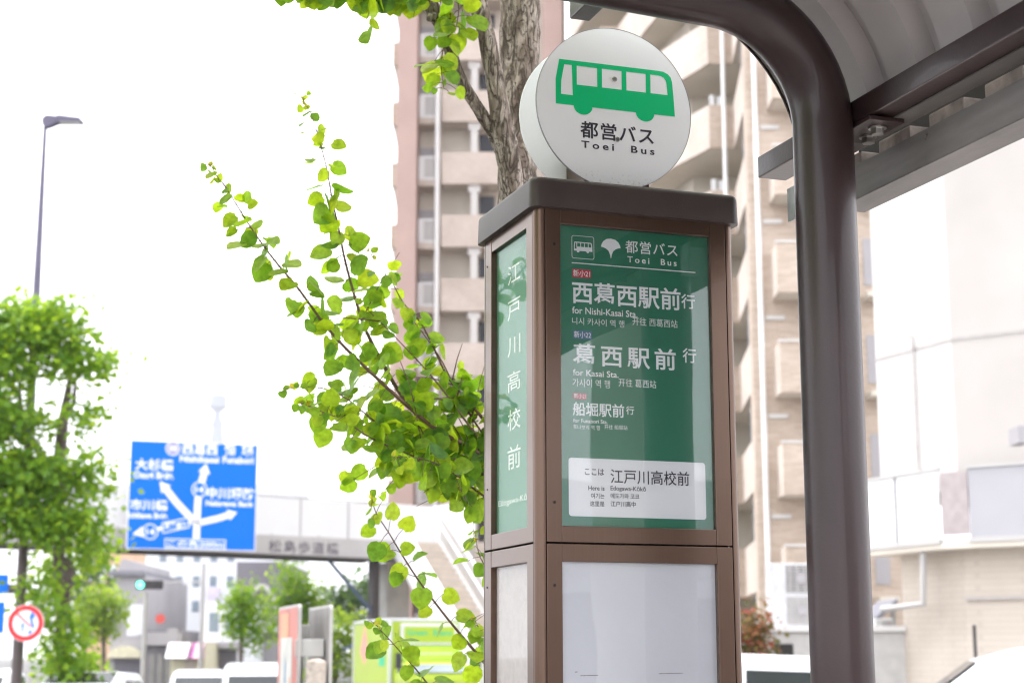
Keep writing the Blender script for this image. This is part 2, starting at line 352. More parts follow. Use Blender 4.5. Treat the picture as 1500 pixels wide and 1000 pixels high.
# pixel -> pillar face coordinates
SI = ROTY.inverted()
def fp(px, py, off=0.0):
    d = SI @ (FWD + RT*((px-750)/F_PX) + UP*((500-py)/F_PX)); k = (PY0+off)/d.y; d = d*k
    return d.x-PX0, d.z+CAMZ-.15
def lp(px, py, off=0.0):
    d = SI @ (FWD + RT*((px-750)/F_PX) + UP*((500-py)/F_PX)); k = (PX0+off)/d.x; d = d*k
    return d.y-PY0, d.z+CAMZ-.15
MB().box(-.03, PW+.03, -.03, PD+.03, 0, .06, .006).build('base_plate', mt['bronze'], P)
MB().box(.020, PW-.020, .020, PD-.020, .06, 2.49).build('core', mt['bronze_dark'], P)
for cx_, cy_ in ((.0185, .0185), (PW-.0185, .0185), (.0185, PD-.0185), (PW-.0185, PD-.0185)):
    m = MB(); r = .0175; pts = []
    # quarter-round outside corner
    sx_ = -1 if cx_ < PW/2 else 1; sy_ = -1 if cy_ < PD/2 else 1
    prof = [(.018*-sx_*-1*-1, 0)]
    prof = [(0, 0), (sx_*.0185, 0)]
    prof += [(sx_*(.0015+.017*math.cos(a)), sy_*(.0015+.017*math.sin(a))) for a in [math.pi/2*i/6 for i in range(7)]]
    prof += [(0, sy_*.0185)]
    m.prism([(cx_+a, cy_+b, .06) for a, b in prof], (0, 0, ZT+.004-.06)); m.build('corner_post', mt['bronze'], P, True)
G = .0016   # shadow gap
def frame(o, xd, nd, w0, w1, z0, z1, ow0, ow1, oz0, oz1, name='panel_frame'):
    """a frame of stiles and rails on the face plane o + u*xd, nd outward"""
    o, xd, nd = Vector(o), Vector(xd), Vector(nd); M = Matrix((( xd.x, nd.x, 0, o.x), (xd.y, nd.y, 0, o.y), (0, 0, 1, 0), (0, 0, 0, 1)))
    m = MB(); b = .0012
    m.box(w0+G, ow0, -.02, 0, z0+G, z1-G, b, M); m.box(ow1, w1-G, -.02, 0, z0+G, z1-G, b, M)
    m.box(ow0+.0004, ow1-.0004, -.02, -.0008, oz1, z1-G, b, M); m.box(ow0+.0004, ow1-.0004, -.02, -.0008, z0+G, oz0, b, M)
    return m.build(name, mt['bronze'], P)
def quad(name, o, xd, nd, u0, u1, z0, z1, depth, m, parent, th=.002):
    o, xd, nd = Vector(o), Vector(xd), Vector(nd); M = Matrix(((xd.x, nd.x, 0, o.x), (xd.y, nd.y, 0, o.y), (0, 0, 1, 0), (0, 0, 0, 1)))
    return MB().box(u0, u1, -depth-th, -depth, z0, z1, 0, M).build(name, m, parent)
faces = {'front': ((0, 0, 0), (1, 0, 0), (0, -1, 0), PW, (.0525, .3835)), 'left': ((0, 0, 0), (0, 1, 0), (-1, 0, 0), PD, (.0565, .2790)),
         'right': ((PW, 0, 0), (0, 1, 0), (1, 0, 0), PD, (.0565, .2790)), 'back': ((0, PD, 0), (1, 0, 0), (0, 1, 0), PW, (.0525, .3835))}
panels = {}
for k, (o, xd, nd, wd, (a, b)) in faces.items():
    frame(o, xd, nd, .019, wd-.019, ZM, ZT, a, b, 1.8490, 2.4525); frame(o, xd, nd, .019, wd-.019, .07, ZM, a, b, .12, 1.7805)
    dp = .013
    up_m = mt['green_panel'] if k in ('front', 'back') else mt['green_side']
    panels[k] = quad('route_panel' if k in ('front', 'back') else 'name_panel', o, xd, nd, a-.004, b+.004, 1.845, 2.456, dp, up_m, P)
    panels[k+'2'] = quad('notice_panel', o, xd, nd, a-.004, b+.004, .116, 1.784, dp, mt['notice_white'] if k in ('front', 'back') else mt['side_notice'], P)
    pm = PANE if k in ('front', 'back') else PANE_L
    quad('glass_pane', o, xd, nd, a-.003, b+.003, 1.846, 2.455, .0075, pm, P, .0015); quad('glass_pane', o, xd, nd, a-.003, b+.003, .117, 1.783, .0075, pm, P, .0015)
# seams between the upper and lower frame are the dark core showing through
# lettering of the front panel
D1 = .013
FO = (0, D1-.0004, 0); FX = (1, 0, 0); FZ = (0, 0, 1)
def fbox(x0, y0, x1, y1, yr=None):
    """pixel box: x0,x1 and top/bottom at the left end; returns face box"""
    s_ = (x1-x0)
    u0, _ = fp(x0, y1, D1); u1, _ = fp(x1, y1, D1)
    _, z0 = fp(x0, y1, D1); _, z1 = fp(x0, y0, D1)
    return (u0, z0, u1, z1)
rp = panels['front']; LWm = mt['letter_white']
def T(body, x0, y0, x1, y1, m=LWm, weight=.012, space=1.0, par=rp, off=0.0):
    return lettering(body, (0, D1-.0004-off, 0), FX, FZ, fbox(x0, y0, x1, y1), m, par, weight, space)
sc_ = .2
def Z3(x, y): return 800+x*sc_, 330+y*sc_
def Z4(x, y): return 800+x*.26, 520+y*.26
def T3(body, x0, y0, x1, y1, **k): a = Z3(x0, y0); b = Z3(x1, y1); return T(body, a[0], a[1], b[0], b[1], **k)
def T4(body, x0, y0, x1, y1, **k): a = Z4(x0, y0); b = Z4(x1, y1); return T(body, a[0], a[1], b[0], b[1], **k)
T3('都営バス', 580, 108, 962, 200, weight=.008, space=1.08)
T3('Toei  Bus', 595, 226, 955, 271, weight=.012, space=1.4)
T3('西葛西駅前', 190, 404, 985, 571, weight=.016)
T3('行', 990, 504-78+75, 1090, 612-78+75-1, weight=.012)
T3('for Nishi-Kasai Sta.', 190, 594, 668, 644, weight=.012)
T3('니시 카사이 역 행', 190, 672, 572, 724, weight=0)
T3('开往 西葛西站', 632, 692-20, 962, 750-20, weight=0)
T3('葛西駅前', 195, 860, 950, 1022, weight=.016, space=1.32)
T3('行', 1000, 955-58, 1100, 1062-58, weight=.012)
T4('for Kasai Sta.', 150, 78, 408, 114, weight=.012)
T4('가사이 역 행', 148, 130, 360, 176, weight=0)
T4('开往 葛西站', 408, 130, 620, 176, weight=0)
T4('船堀駅前', 150, 262, 440, 340, weight=.014)
T4('行', 450, 300-14, 496, 348-14, weight=.010)
T4('for Funabori Sta.', 152, 356, 346, 378, weight=.012)
T4('후나보리 역 행', 152, 390, 302, 416, weight=0)
T4('开往 船堀站', 328, 390, 458, 416, weight=0)
# badges
def badge(x0, y0, x1, y1, m, txt):
    u0, z0, u1, z1 = fbox(x0, y0, x1, y1); r = .0022; mb = MB()
    pts = []
    for cx2, cz2, a0 in ((u1-r, z1-r, 0), (u0+r, z1-r, 90), (u0+r, z0+r, 180), (u1-r, z0+r, 270)):
        pts += [(cx2+r*math.cos(R(a0+30*i)), D1-.0004, cz2+r*math.sin(R(a0+30*i))) for i in range(4)]
    mb.poly(pts).build('route_badge', m, rp)
    h = z1-z0; k = u1-u0
    lettering(txt, (0, D1-.0008, 0), FX, FZ, (u0+k*.05, z0+h*.12, u1-k*.05, z1-h*.1), LWm, rp, .006)
a, b = Z3(190, 316), Z3(328, 380); badge(*a, *b, mt['badge_red'], '新小21')
a, b = Z3(197, 766), Z3(335, 828); badge(*a, *b, mt['badge_blue'], '新小22')
a, b = Z4(152, 212), Z4(228, 246); badge(*a, *b, mt['badge_red'], '新小21')
# white rule, bus emblem, leaf emblem
def strip(name, pts_px, m, par, off=.0004, dpt=D1):
    return MB().poly([(fp(x, y, dpt)[0], dpt-off, fp(x, y, dpt)[1]) for x, y in pts_px]).build(name, m, par)
strip('rule', [Z3(187, 270), Z3(1093, 343), Z3(1093, 350), Z3(187, 277)], LWm, rp)
def shapes(name, polys, m, par, mapf):
    mb = MB()
    for p in polys: mb.poly([mapf(*q) for q in p])
    return mb.build(name, m, par)
def arc(cx2, cy2, r, a0, a1, n=8, ry=None): return [(cx2+r*math.cos(R(a0+(a1-a0)*i/n)), cy2+(ry or r)*math.sin(R(a0+(a1-a0)*i/n))) for i in range(n+1)]
def bus_polys():
    """side view of a bus in a unit box 0..1 x 0..~.53 (x right, y up); windows left open"""
    top, wl, bot = .50, .29, .105
    P_ = []
    P_.append([(.03, .53), (.86, .53), (.86, .485), (.04, .485)])
    o_ = [(.86, .53), (.905, .527), (.945, .508), (.970, .478), (.981, .435), (.990, .305)]; n_ = [(.86, .485), (.885, .482), (.908, .470), (.925, .448), (.933, .418), (.941, .305)]
    for a2, b2, c2, d2 in zip(o_[:-1], o_[1:], n_[1:], n_[:-1]): P_.append([a2, b2, c2, d2])
    P_.append([(.941, .305), (.990, .305), (1.0, .105), (.941, .105)])
    P_.append([(.0, .34), (.03, .53), (.04, .485), (.072, .485), (.047, .33), (.044, .20), (.0, .105)])
    P_.append([(.0, .105), (.044, .20), (.141, .20), (.141, .105)])
    P_.append([(.134, .485), (.175, .485), (.175, .305), (.141, .305), (.141, .20)])
    for a2, b2 in ((.345, .385), (.55, .59), (.755, .795)): P_.append([(a2, .305), (a2, .485), (b2, .485), (b2, .305)])
    P_.append([(.141, .105), (.141, .305), (.941, .305), (.941, .105)])
    for wx_ in (.225, .745): P_.append(arc(wx_, .105, .078, 180, 360, 12))
    return P_
# small emblem in a rounded frame
ex0, ez0, ex1, ez1 = fbox(*Z3(187, 72), *Z3(352, 240)); ew, eh = ex1-ex0, ez1-ez0
def rrect(x0, z0, x1, z1, r, n=5):
    out = []
    for cx2, cz2, a0 in ((x1-r, z1-r, 0), (x0+r, z1-r, 90), (x0+r, z0+r, 180), (x1-r, z0+r, 270)): out += arc(cx2, cz2, r, a0, a0+90, n)
    return out
o1 = rrect(ex0, ez0, ex1, ez1, .0045); i1 = rrect(ex0+.0011, ez0+.0011, ex1-.0011, ez1-.0011, .0036); mb = MB()
for i in range(len(o1)):
    j = (i+1) % len(o1); mb.poly([(o1[i][0], D1-.0004, o1[i][1]), (o1[j][0], D1-.0004, o1[j][1]), (i1[j][0], D1-.0004, i1[j][1]), (i1[i][0], D1-.0004, i1[i][1])])
mb.build('emblem_frame', LWm, rp)
shapes('bus_emblem', bus_polys(), LWm, rp, lambda x, y: (ex0+ew*(.10+.82*x), D1-.0005, ez0+eh*(.24+.92*y)))
gx0, gz0, gx1, gz1 = fbox(*Z3(402, 92), *Z3(546, 236)); gw, gh = gx1-gx0, gz1-gz0
gp = [(0, .55), (.03, .68), (.12, .84), (.28, .96), (.5, 1.0), (.72, .96), (.88, .84), (.97, .68), (1, .55), (.88, .53), (.74, .47), (.62, .37), (.55, .2), (.51, 0), (.49, 0), (.45, .2), (.38, .37), (.26, .47), (.12, .53)]
MB().poly([(gx0+gw*x, D1-.0004, gz0+gh*y) for x, y in gp]).build('leaf_emblem', LWm, rp)
# white stop-name card
c0 = fbox(*Z4(128, 576), *Z4(895, 905)); u1c = fp(*Z4(902, 915), D1)[0]
card = MB().poly([(x, D1-.0004, z) for x, z in rrect(c0[0], c0[1], u1c, c0[3], .006)]).build('name_card', mt['panel_white'], rp)
INK = mt['ink']
def K(body, x0, y0, x1, y1, weight=.012): T4(body, x0, y0, x1, y1, m=INK, weight=weight, off=.0005)
K('ここは', 217, 636, 326, 674, .014); K('江戸川高校前', 362, 640, 806, 722, .007)
K('Here is', 237, 734, 328, 760); K('Edogawa-Kōkō', 362, 734, 562, 768)
K('여기는', 252, 776, 328, 806); K('에도가와 코코', 362, 776, 524, 806)
K('这里是', 246, 820, 328, 850); K('江户川高中', 362, 820, 504, 852)
# left face lettering
def lbox(x0, y0, x1, y1):
    u0, z0 = lp(x1, y1, D1); u1, _ = lp(x0, y1, D1); _, z1 = lp(x1, y0, D1); return (u0, z0, u1, z1)
LO = (D1-.0004, 0, 0)
npn = panels['left']
mt_dim = mat('letter_side', (.62, .68, .60), .55)
uc = lp(753, 500, D1)[0]; hw = .040
for ch, yt, yb in (('江', 384, 414), ('戸', 436, 466), ('川', 490, 520), ('高', 541, 572), ('校', 596, 629), ('前', 650, 686)):
    ztop = lp(753, yt+2, D1)[1]; zbot = lp(753, yb, D1)[1]
    # seen from outside the left face the far end is on the left: u runs backwards
    lettering(ch, (D1-.0004, uc+hw, 0), (0, -1, 0), FZ, (0, zbot, 2*hw, ztop), mt_dim, npn, .006)
ztop = lp(753, 727, D1)[1]; zbot = lp(753, 739, D1)[1]
lettering('Edogawa-Kōkō', (D1-.0004, .268, 0), (0, -1, 0), FZ, (0, zbot, .215, ztop), mt_dim, npn, .004)
# screws
for x, y in ((811.5, 357.5), (812.5, 735), (812.5, 856.5)):
    u, z = fp(x, y); MB().cyl((u, -.0002, z), (0, -1, 0), .0030, .0012, 16, .0004).cyl((u, -.0013, z), (0, -1, 0), .0014, .0004, 8).build('screw', mt['bronze_dark'], P, True)
for y in (391, 717, 860): u, z = lp(714, y); MB().cyl((-.0002, u, z), (-1, 0, 0), .0022, .001, 12).build('screw', mt['bronze_dark'], P, True)
# worn sticker scratches on the notice panel
mb = MB()
for x0, x1, y in ((850, 876, 988), (965, 1000, 985), (842, 846, 983)): mb.poly([(fp(a2, b2, D1)[0], D1-.0003, fp(a2, b2, D1)[1]) for a2, b2 in ((x0, y), (x1, y-.5), (x1, y+1), (x0, y+1.6))])
mb.build('scratch', mat('scratch_grey', (.34, .31, .33), .7, 0, .5, 300), panels['front2'])
# cap with rounded corners and rounded top edge
CO = .0125; rc = .022
def rring(inset, z):
    return [(x, y, z) for x, y in rrect(-CO+inset, -CO+inset, PW+CO-inset, PD+CO-inset, max(rc-inset, .004), 6)]
capz0, capz1 = 2.4815, 2.5455
cap = MB().loft([rring(.004, capz0), rring(0.0, capz0+.0005), rring(0, capz0+.004), rring(.0015, capz1-.012), rring(.0035, capz1-.0055), rring(.0075, capz1-.0018), rring(.014, capz1), rring(.05, capz1+.003)])
cap.build('cap', mt['cap_metal'], P, True)
# ------------- round signs
DR = .1755
dcx, dcz = fp(900.5, 158, .075)[0], fp(900.5, 158.5, .075)[1]
def disc_(y0, name, cx2):
    m = MB().cyl((cx2, y0, dcz), (0, 1, 0), DR, .0035, 96, .0008); return m.build(name, mt['disc_white'], P, True)
dm = mat('disc_white', (.86, .86, .88), .28, 0, .015, 3, coat=.3)
t_ = dm.node_tree; b_ = t_.nodes['Principled BSDF']; Ln = t_.links.new   # dust gathered along the lower rim and specks
tc_ = t_.nodes.new('ShaderNodeTexCoord'); se_ = t_.nodes.new('ShaderNodeSeparateXYZ'); Ln(tc_.outputs['Object'], se_.inputs[0])
mr_ = t_.nodes.new('ShaderNodeMapRange'); mr_.inputs[1].default_value = dcz-DR+.040; mr_.inputs[2].default_value = dcz-DR+.004; Ln(se_.outputs[2], mr_.inputs[0])
nn_ = t_.nodes.new('ShaderNodeTexNoise'); nn_.inputs['Scale'].default_value = 160; nn_.inputs['Detail'].default_value = 6; Ln(tc_.outputs['Object'], nn_.inputs['Vector'])
mu_ = t_.nodes.new('ShaderNodeMath'); mu_.operation = 'MULTIPLY'; Ln(mr_.outputs[0], mu_.inputs[0])
r2_ = t_.nodes.new('ShaderNodeValToRGB'); r2_.color_ramp.elements[0].position = .56; r2_.color_ramp.elements[1].position = .72; Ln(nn_.outputs['Fac'], r2_.inputs[0]); Ln(r2_.outputs[0], mu_.inputs[1])
mx_ = t_.nodes.new('ShaderNodeMix'); mx_.data_type = 'RGBA'; Ln(mu_.outputs[0], mx_.inputs['Factor'])
old = b_.inputs['Base Color'].links[0].from_socket; Ln(old, mx_.inputs['A']); mx_.inputs['B'].default_value = (.36, .31, .26, 1); Ln(mx_.outputs['Result'], b_.inputs['Base Color'])
DY = .075
disc1 = disc_(DY, 'round_sign', dcx); disc2 = disc_(DY+.105, 'round_sign', dcx)
rim_m = MB(); n_ = 96   # thin grey ring round the front disc, painted as its shaded edge
for i in range(n_):
    a, b = 2*math.pi*i/n_, 2*math.pi*(i+1)/n_; r0, r1 = DR+.0002, DR+.0009
    rim_m.loft([[(dcx+r*math.cos(t), y, dcz+r*math.sin(t)) for r, y in ((r0, DY-.0003), (r1, DY-.0003), (r1, DY+.0045), (r0, DY+.0045))] for t in (a, b)], cap=False)
rim_m.build('edge_shade', mat('edge_shade_grey', (.30, .29, .30), .6), disc1)
for x0 in (dcx-.07, dcx+.05): MB().box(x0, x0+.028, DY+.0035, DY+.105, capz1-.002, capz1+.10, .002).build('sign_bracket', mt['bronze'], P)
for x0 in (dcx-.02,): MB().box(x0, x0+.04, DY+.0035, DY+.105, dcz-.12, dcz-.07, .002).build('sign_bracket', mt['steel'], P)
def dpx(px, py): return fp(px, py, DY)
bl = dpx(814, 152); br = dpx(988.5, 171); tl = dpx(820, 87)
bw = br[0]-bl[0]; bx0 = bl[0]; bz0 = (bl[1]+br[1])/2
bh = (tl[1]-bl[1])/.425
shapes('bus_pictogram', bus_polys(), mt['sign_green'], disc1, lambda x, y: (bx0+bw*x, DY-.0005, bz0+(y-.105)*bh))
def DT(body, px0, py0, px1, py1, weight, space=1.0):
    u0, z0 = dpx(px0, py1); u1, _ = dpx(px1, py1); _, z1 = dpx(px0, py0)
    lettering(body, (0, DY-.0005, 0), FX, FZ, (u0, z0, u1, z1), INK, disc1, weight, space)
DT('都営バス', 850, 176.5, 957.5, 201.5, .018, 1.12); DT('Toei  Bus', 851.5, 206, 958.5, 216.5, .022, 1.45)
for px, py in ((900, 116.5), (904, 204.5)):
    u, z = dpx(px, py); MB().cyl((u, DY-.0002, z), (0, -1, 0), .0056, .0028, 20, .0012).build('screw', mt['steel'], disc1, True)

# ------------------------------------------------------------------ bus shelter
QX, QY = 1.5686, 2.7031
q0 = S(QX, QY); q0.z = .15
H = thing('bus_shelter', 'dark brown tubular bus shelter with curved sheet roof and grey gutter beside the pillar', 'bus shelter', q0, YAW)
ZC = CAMZ-.15      # local z of camera height
def arch_pts():
    pts = [(0, 0, 0), (0, 0, ZC+.2), (0, 0, ZC+.7)]
    cx2, cz2, r = -.235, ZC+.985, .235
    for i in range(0, 15): a = R(i*87/14); pts.append((cx2+r*math.cos(a), 0, cz2+r*math.sin(a)))
    e = pts[-1]
    for d in (.3, .6, .85): pts.append((e[0]-d, 0, e[2]+d*.045))
    return pts
ROOFY0, ROOFY1 = .28, -2.2
for yy in (0, -1.9):
    m = MB().tube([(x, yy, z) for x, _, z in arch_pts()], .0572, 36); m.build('arch_post', mt['shelter_brown'], H, True)
    MB().box(-.12, .12, yy-.12, yy+.12, 0, .012, .002).build('foot_plate', mt['shelter_brown'], H)
pz = ZC+.991
MB().box(.052, .118, -2.25, .365, pz, pz+.046, .003).build('purlin', mt['shelter_brown'], H)
MB().box(-.372, -.328, -2.25, .365, ZC+1.291, ZC+1.337, .003).build('purlin', mt['shelter_brown'], H)
MB().box(-.95, -.905, -2.25, .365, ZC+1.318, ZC+1.364, .003).build('purlin', mt['shelter_brown'], H)
# bracket plate with bolts under the purlin at the post
for yy in (0, -1.9):
    br_ = MB().box(.045, .119, yy-.095, yy+.045, pz-.0125, pz-.0045, .001).build('bracket_plate', mt['shelter_brown'], H)
    for bx_, by_ in ((.085, yy-.055), (.098, yy+.0)):
        m = MB(); m.cyl((bx_, by_, pz-.0157), (0, 0, 1), .017, .003, 20); m.cyl((bx_, by_, pz-.0267), (0, 0, 1), .0125, .011, 6); m.build('bolt', mt['steel'], br_, False)
# folded sheet roof following the arch
prof = []
RS = .352; ccx, ccz = -.24, ZC+.985
def roof_curve():
    pts = [(ccx+RS+.022, ZC+1.030)]
    for i in range(15): a = R(10+i*77/14); pts.append((ccx+RS*math.cos(a), ccz+RS*math.sin(a)))
    e = pts[-1]
    for d in (.35, .65, .95): pts.append((e[0]-d, e[1]+d*.045))
    return pts
rc_ = roof_curve()
ys = []; pitch = .176; yv = ROOFY0
k = 0
while yv > ROOFY1:   # (y, outward height)
    ys += [(yv, 0), (yv-.100, 0), (yv-.106, .012), (yv-.116, .034), (yv-.160, .034), (yv-.170, .012)]; yv -= pitch
vs, fs = [], []
for yv, h in ys:
    for i, (x, z) in enumerate(rc_):
        j0, j1 = max(i-1, 0), min(i+1, len(rc_)-1); tx, tz = rc_[j1][0]-rc_[j0][0], rc_[j1][1]-rc_[j0][1]; l = math.hypot(tx, tz)
        vs.append((x+tz/l*h, yv, z-tx/l*h))
n = len(rc_)
for a in range(len(ys)-1):
    for b in range(n-1): fs.append((a*n+b, a*n+b+1, (a+1)*n+b+1, (a+1)*n+b))
ro = raw('roof_sheet', vs, fs, mt['roof_sheet'], H, False)
for p in ro.data.polygons: p.use_smooth = True
ro.data.set_sharp_from_angle(angle=R(20))
so_ = ro.modifiers.new('thickness', 'SOLIDIFY'); so_.thickness = .0022; so_.offset = 1
# dark edge trim at the far end of the roof
m = MB(); vs_o = [(x, z) for x, z in rc_]
for i in range(len(rc_)-1):
    x0, z0 = rc_[i]; x1, z1 = rc_[i+1]
    def out(j, h):
        j0, j1 = max(j-1, 0), min(j+1, n-1); tx, tz = rc_[j1][0]-rc_[j0][0], rc_[j1][1]-rc_[j0][1]; l = math.hypot(tx, tz); return rc_[j][0]+tz/l*h, rc_[j][1]-tx/l*h
    a0, a1, b0, b1 = out(i, -.004), out(i, .04), out(i+1, -.004), out(i+1, .04)
    m.loft([[(a0[0], ROOFY0, a0[1]), (a1[0], ROOFY0, a1[1]), (a1[0], ROOFY0+.004, a1[1]), (a0[0], ROOFY0+.004, a0[1])], [(b0[0], ROOFY0, b0[1]), (b1[0], ROOFY0, b1[1]), (b1[0], ROOFY0+.004, b1[1]), (b0[0], ROOFY0+.004, b0[1])]], cap=False)
m.build('roof_trim', mt['shelter_brown'], H)
# flange strip, spacer blocks, gutter
MB().box(.100, .144, -2.2, .2, ZC+.9870, ZC+.9902).build('flange', mt['gutter_grey'], H)
yv = ROOFY0-.05
while yv > ROOFY1:
    MB().box(.1535, .205, yv-.112, yv, ZC+.950, ZC+.990, .004).build('spacer_block', mt['block'], H); yv -= pitch
g = MB()
g.box(.150, .1525, -2.2, .22, ZC+.8965, ZC+.964, .0008); g.box(.150, .218, -2.2, .22, ZC+.894, ZC+.8963, .0008); g.box(.2155, .218, -2.2, .22, ZC+.8965, ZC+1.045, .0008)  # outer wall drawn up high to keep light out of the block gaps
g.box(.1527, .2153, .217, .219, ZC+.8965, ZC+.96)
g.build('gutter', mt['gutter_grey'], H)
g = MB()
for yy in (-.12, -.62, -1.12, -1.62): g.cyl((.1500, yy, ZC+.948), (-1, 0, 0), .0045, .002, 12)
g.build('rivet', mt['steel'], H)
MB().box(.207, .2135, -2.2, .215, ZC+.90, ZC+1.035).build('gap_shade_strip', mt['bronze_dark'], H)  # near-black strip added as the shade in the gaps between the blocks
gb = MB().box(-.004, .060, .093, .096, ZC+.835, ZC+.902, .0005).box(-.004, .0, .096, .14, ZC+.835, ZC+.902, .0005).build('drain_bracket', mt['galv'], H)
MB().cyl((.012, .0928, ZC+.868), (0, -1, 0), .006, .004, 12, .001).build('bolt', mt['steel'], gb)

# ------------------------------------------------------------------ leaves
def leaf_geo(vs, fs, p, d, nrm, L, wd=1.0, fold=.25, curl=.2, coarse=False):
    d = d.normalized(); s = d.cross(nrm)
    if s.length < 1e-4: s = d.orthogonal()
    s.normalize(); nn = s.cross(d); i0 = len(vs)
    if coarse:
        for t, w_ in ((0, 0), (.45, .42*wd), (1, 0), (.45, -.42*wd)): vs.append(p+d*(t*L)+s*(w_*L)+nn*(fold*abs(w_)*L))
        fs.append((i0, i0+1, i0+2, i0+3)); return
    ts = (0, .3, .65, 1.0)
    for t in ts: vs.append(p+d*(t*L)-nn*(curl*t*t*L*.5))
    for sg in (1, -1):
        for t, w_ in ((-.07, .20), (.10, .44), (.38, .52), (.66, .42), (.88, .20)):
            vs.append(p+d*(t*L)+s*(sg*w_*wd*L)+nn*(fold*w_*L-curl*max(t, 0)**2*L*.5-.06*math.sin(t*9)*w_*L))
    for sg, o in ((1, i0+4), (-1, i0+9)):
        q = [(i0, o, o+1), (i0, o+1, o+2, i0+1), (i0+1, o+2, o+3, i0+2), (i0+2, o+3, o+4), (i0+2, o+4, i0+3)]
        fs += q if sg > 0 else [x[::-1] for x in q]

def catmull(pts, step):
    out = []
    P4 = [pts[0]]+pts+[pts[-1]]
    for i in range(1, len(P4)-2):
        a, b, c, d = P4[i-1], P4[i], P4[i+1], P4[i+2]; n_ = max(1, int((c-b).length/step))
        for k in range(n_):
            t = k/n_; out.append(.5*((2*b)+(c-a)*t+(2*a-5*b+4*c-d)*t*t+(3*b-a-3*c+d)*t**3))
    out.append(pts[-1]); return out

NT = thing('street_tree', 'street tree with flaking grey bark and heart shaped leaves just behind the pillar', 'tree', (wx(757, 4.6), 4.6, .15))
torg = Vector(NT.location)
def loc(p): return p-torg
def tb(m, pts, seg=16, nz=.10, nf=22, step=.03):
    P_ = [W(x, y, Y) for x, y, Y, r in pts]; rr = [r for *_, r in pts]
    dens = catmull(P_, step); cum = [0]
    for i in range(1, len(P_)): cum.append(cum[-1]+(P_[i]-P_[i-1]).length)
    acc, o = 0, []
    for i, p in enumerate(dens):
        if i: acc += (p-dens[i-1]).length
        t = min(acc, cum[-1]-1e-6); j = max(k for k in range(len(cum)) if cum[k] <= t); j = min(j, len(cum)-2)
        f_ = (t-cum[j])/(cum[j+1]-cum[j]); o.append(rr[j]+(rr[j+1]-rr[j])*f_)
    m.tube([loc(p) for p in dens], o, seg, True, nz, nf)
YT = 4.6; pxm = YT/F_PX
m = MB()
tb(m, [(776, 1750, YT, .095), (772, 1300, YT, .072), (768, 900, YT, .062), (762, 500, YT+.02, .058), (758, 300, YT+.03, .056), (759, 200, YT+.08, .056), (761, 90, YT+.11, .0580), (762, 0, YT+.11, .0600), (764, -130, YT+.13, .057), (770, -420, YT+.2, .048), (750, -800, YT+.2, .03)], 30, .10, 26)
m.build('trunk', mt['bark'], NT, True)
m = MB()
tb(m, [(756, 330, YT-.02, .036), (747, 245, YT-.07, .034), (735, 180, YT-.09, .030), (725, 120, YT-.10, .0265), (713, 55, YT-.11, .0245), (700, 0, YT-.12, .0280), (690, -60, YT-.06, .024), (640, -300, YT-.2, .016), (560, -520, YT-.3, .009)], 18, .13, 34)
m.build('limb', mt['bark'], NT, True)
m = MB()
tb(m, [(748, 262, YT-.03, .020), (728, 205, YT-.05, .020), (708, 172, YT-.08, .0185), (680, 125, YT-.11, .0165), (662, 82, YT-.13, .0170), (648, 40, YT-.15, .0195), (632, 12, YT-.16, .025), (618, -8, YT-.17, .027), (585, -50, YT-.2, .02), (500, -130, YT-.3, .012), (380, -190, YT-.4, .006)], 14, .16, 40)
m.build('limb', mt['bark'], NT, True); m = MB()
tb(m, [(645, 30, YT-.16, .014), (634, 26, YT-.19, .016), (627, 28, YT-.2, .008)], 10, .3, 60, .008)
m.build('burl', mt['bark'], NT, True)
vs, fs, tvs, tfs = [], [], [], []
tw = MB()
TOCAM = (Vector((0, 0, CAMZ))-torg).normalized()
def put_leaf(p, out, L, tip=False, hang=.6):
    d = (out*random.uniform(.4, 1)+Vector((0, 0, -hang*random.uniform(.4, 1.3)))+Vector((random.gauss(0, .3), random.gauss(0, .3), random.gauss(0, .25)))).normalized()
    nr = (TOCAM*random.uniform(-.1, 1.1)+Vector((random.gauss(0, .45), random.gauss(0, .45), random.gauss(.35, .5))))
    nr = (nr-d*nr.dot(d))
    if nr.length < .05: nr = d.orthogonal()
    leaf_geo(tvs if tip else vs, tfs if tip else fs, p, d, nr.normalized(), L, random.uniform(.9, 1.12), random.uniform(-.1, .35), random.uniform(-.1, .4))
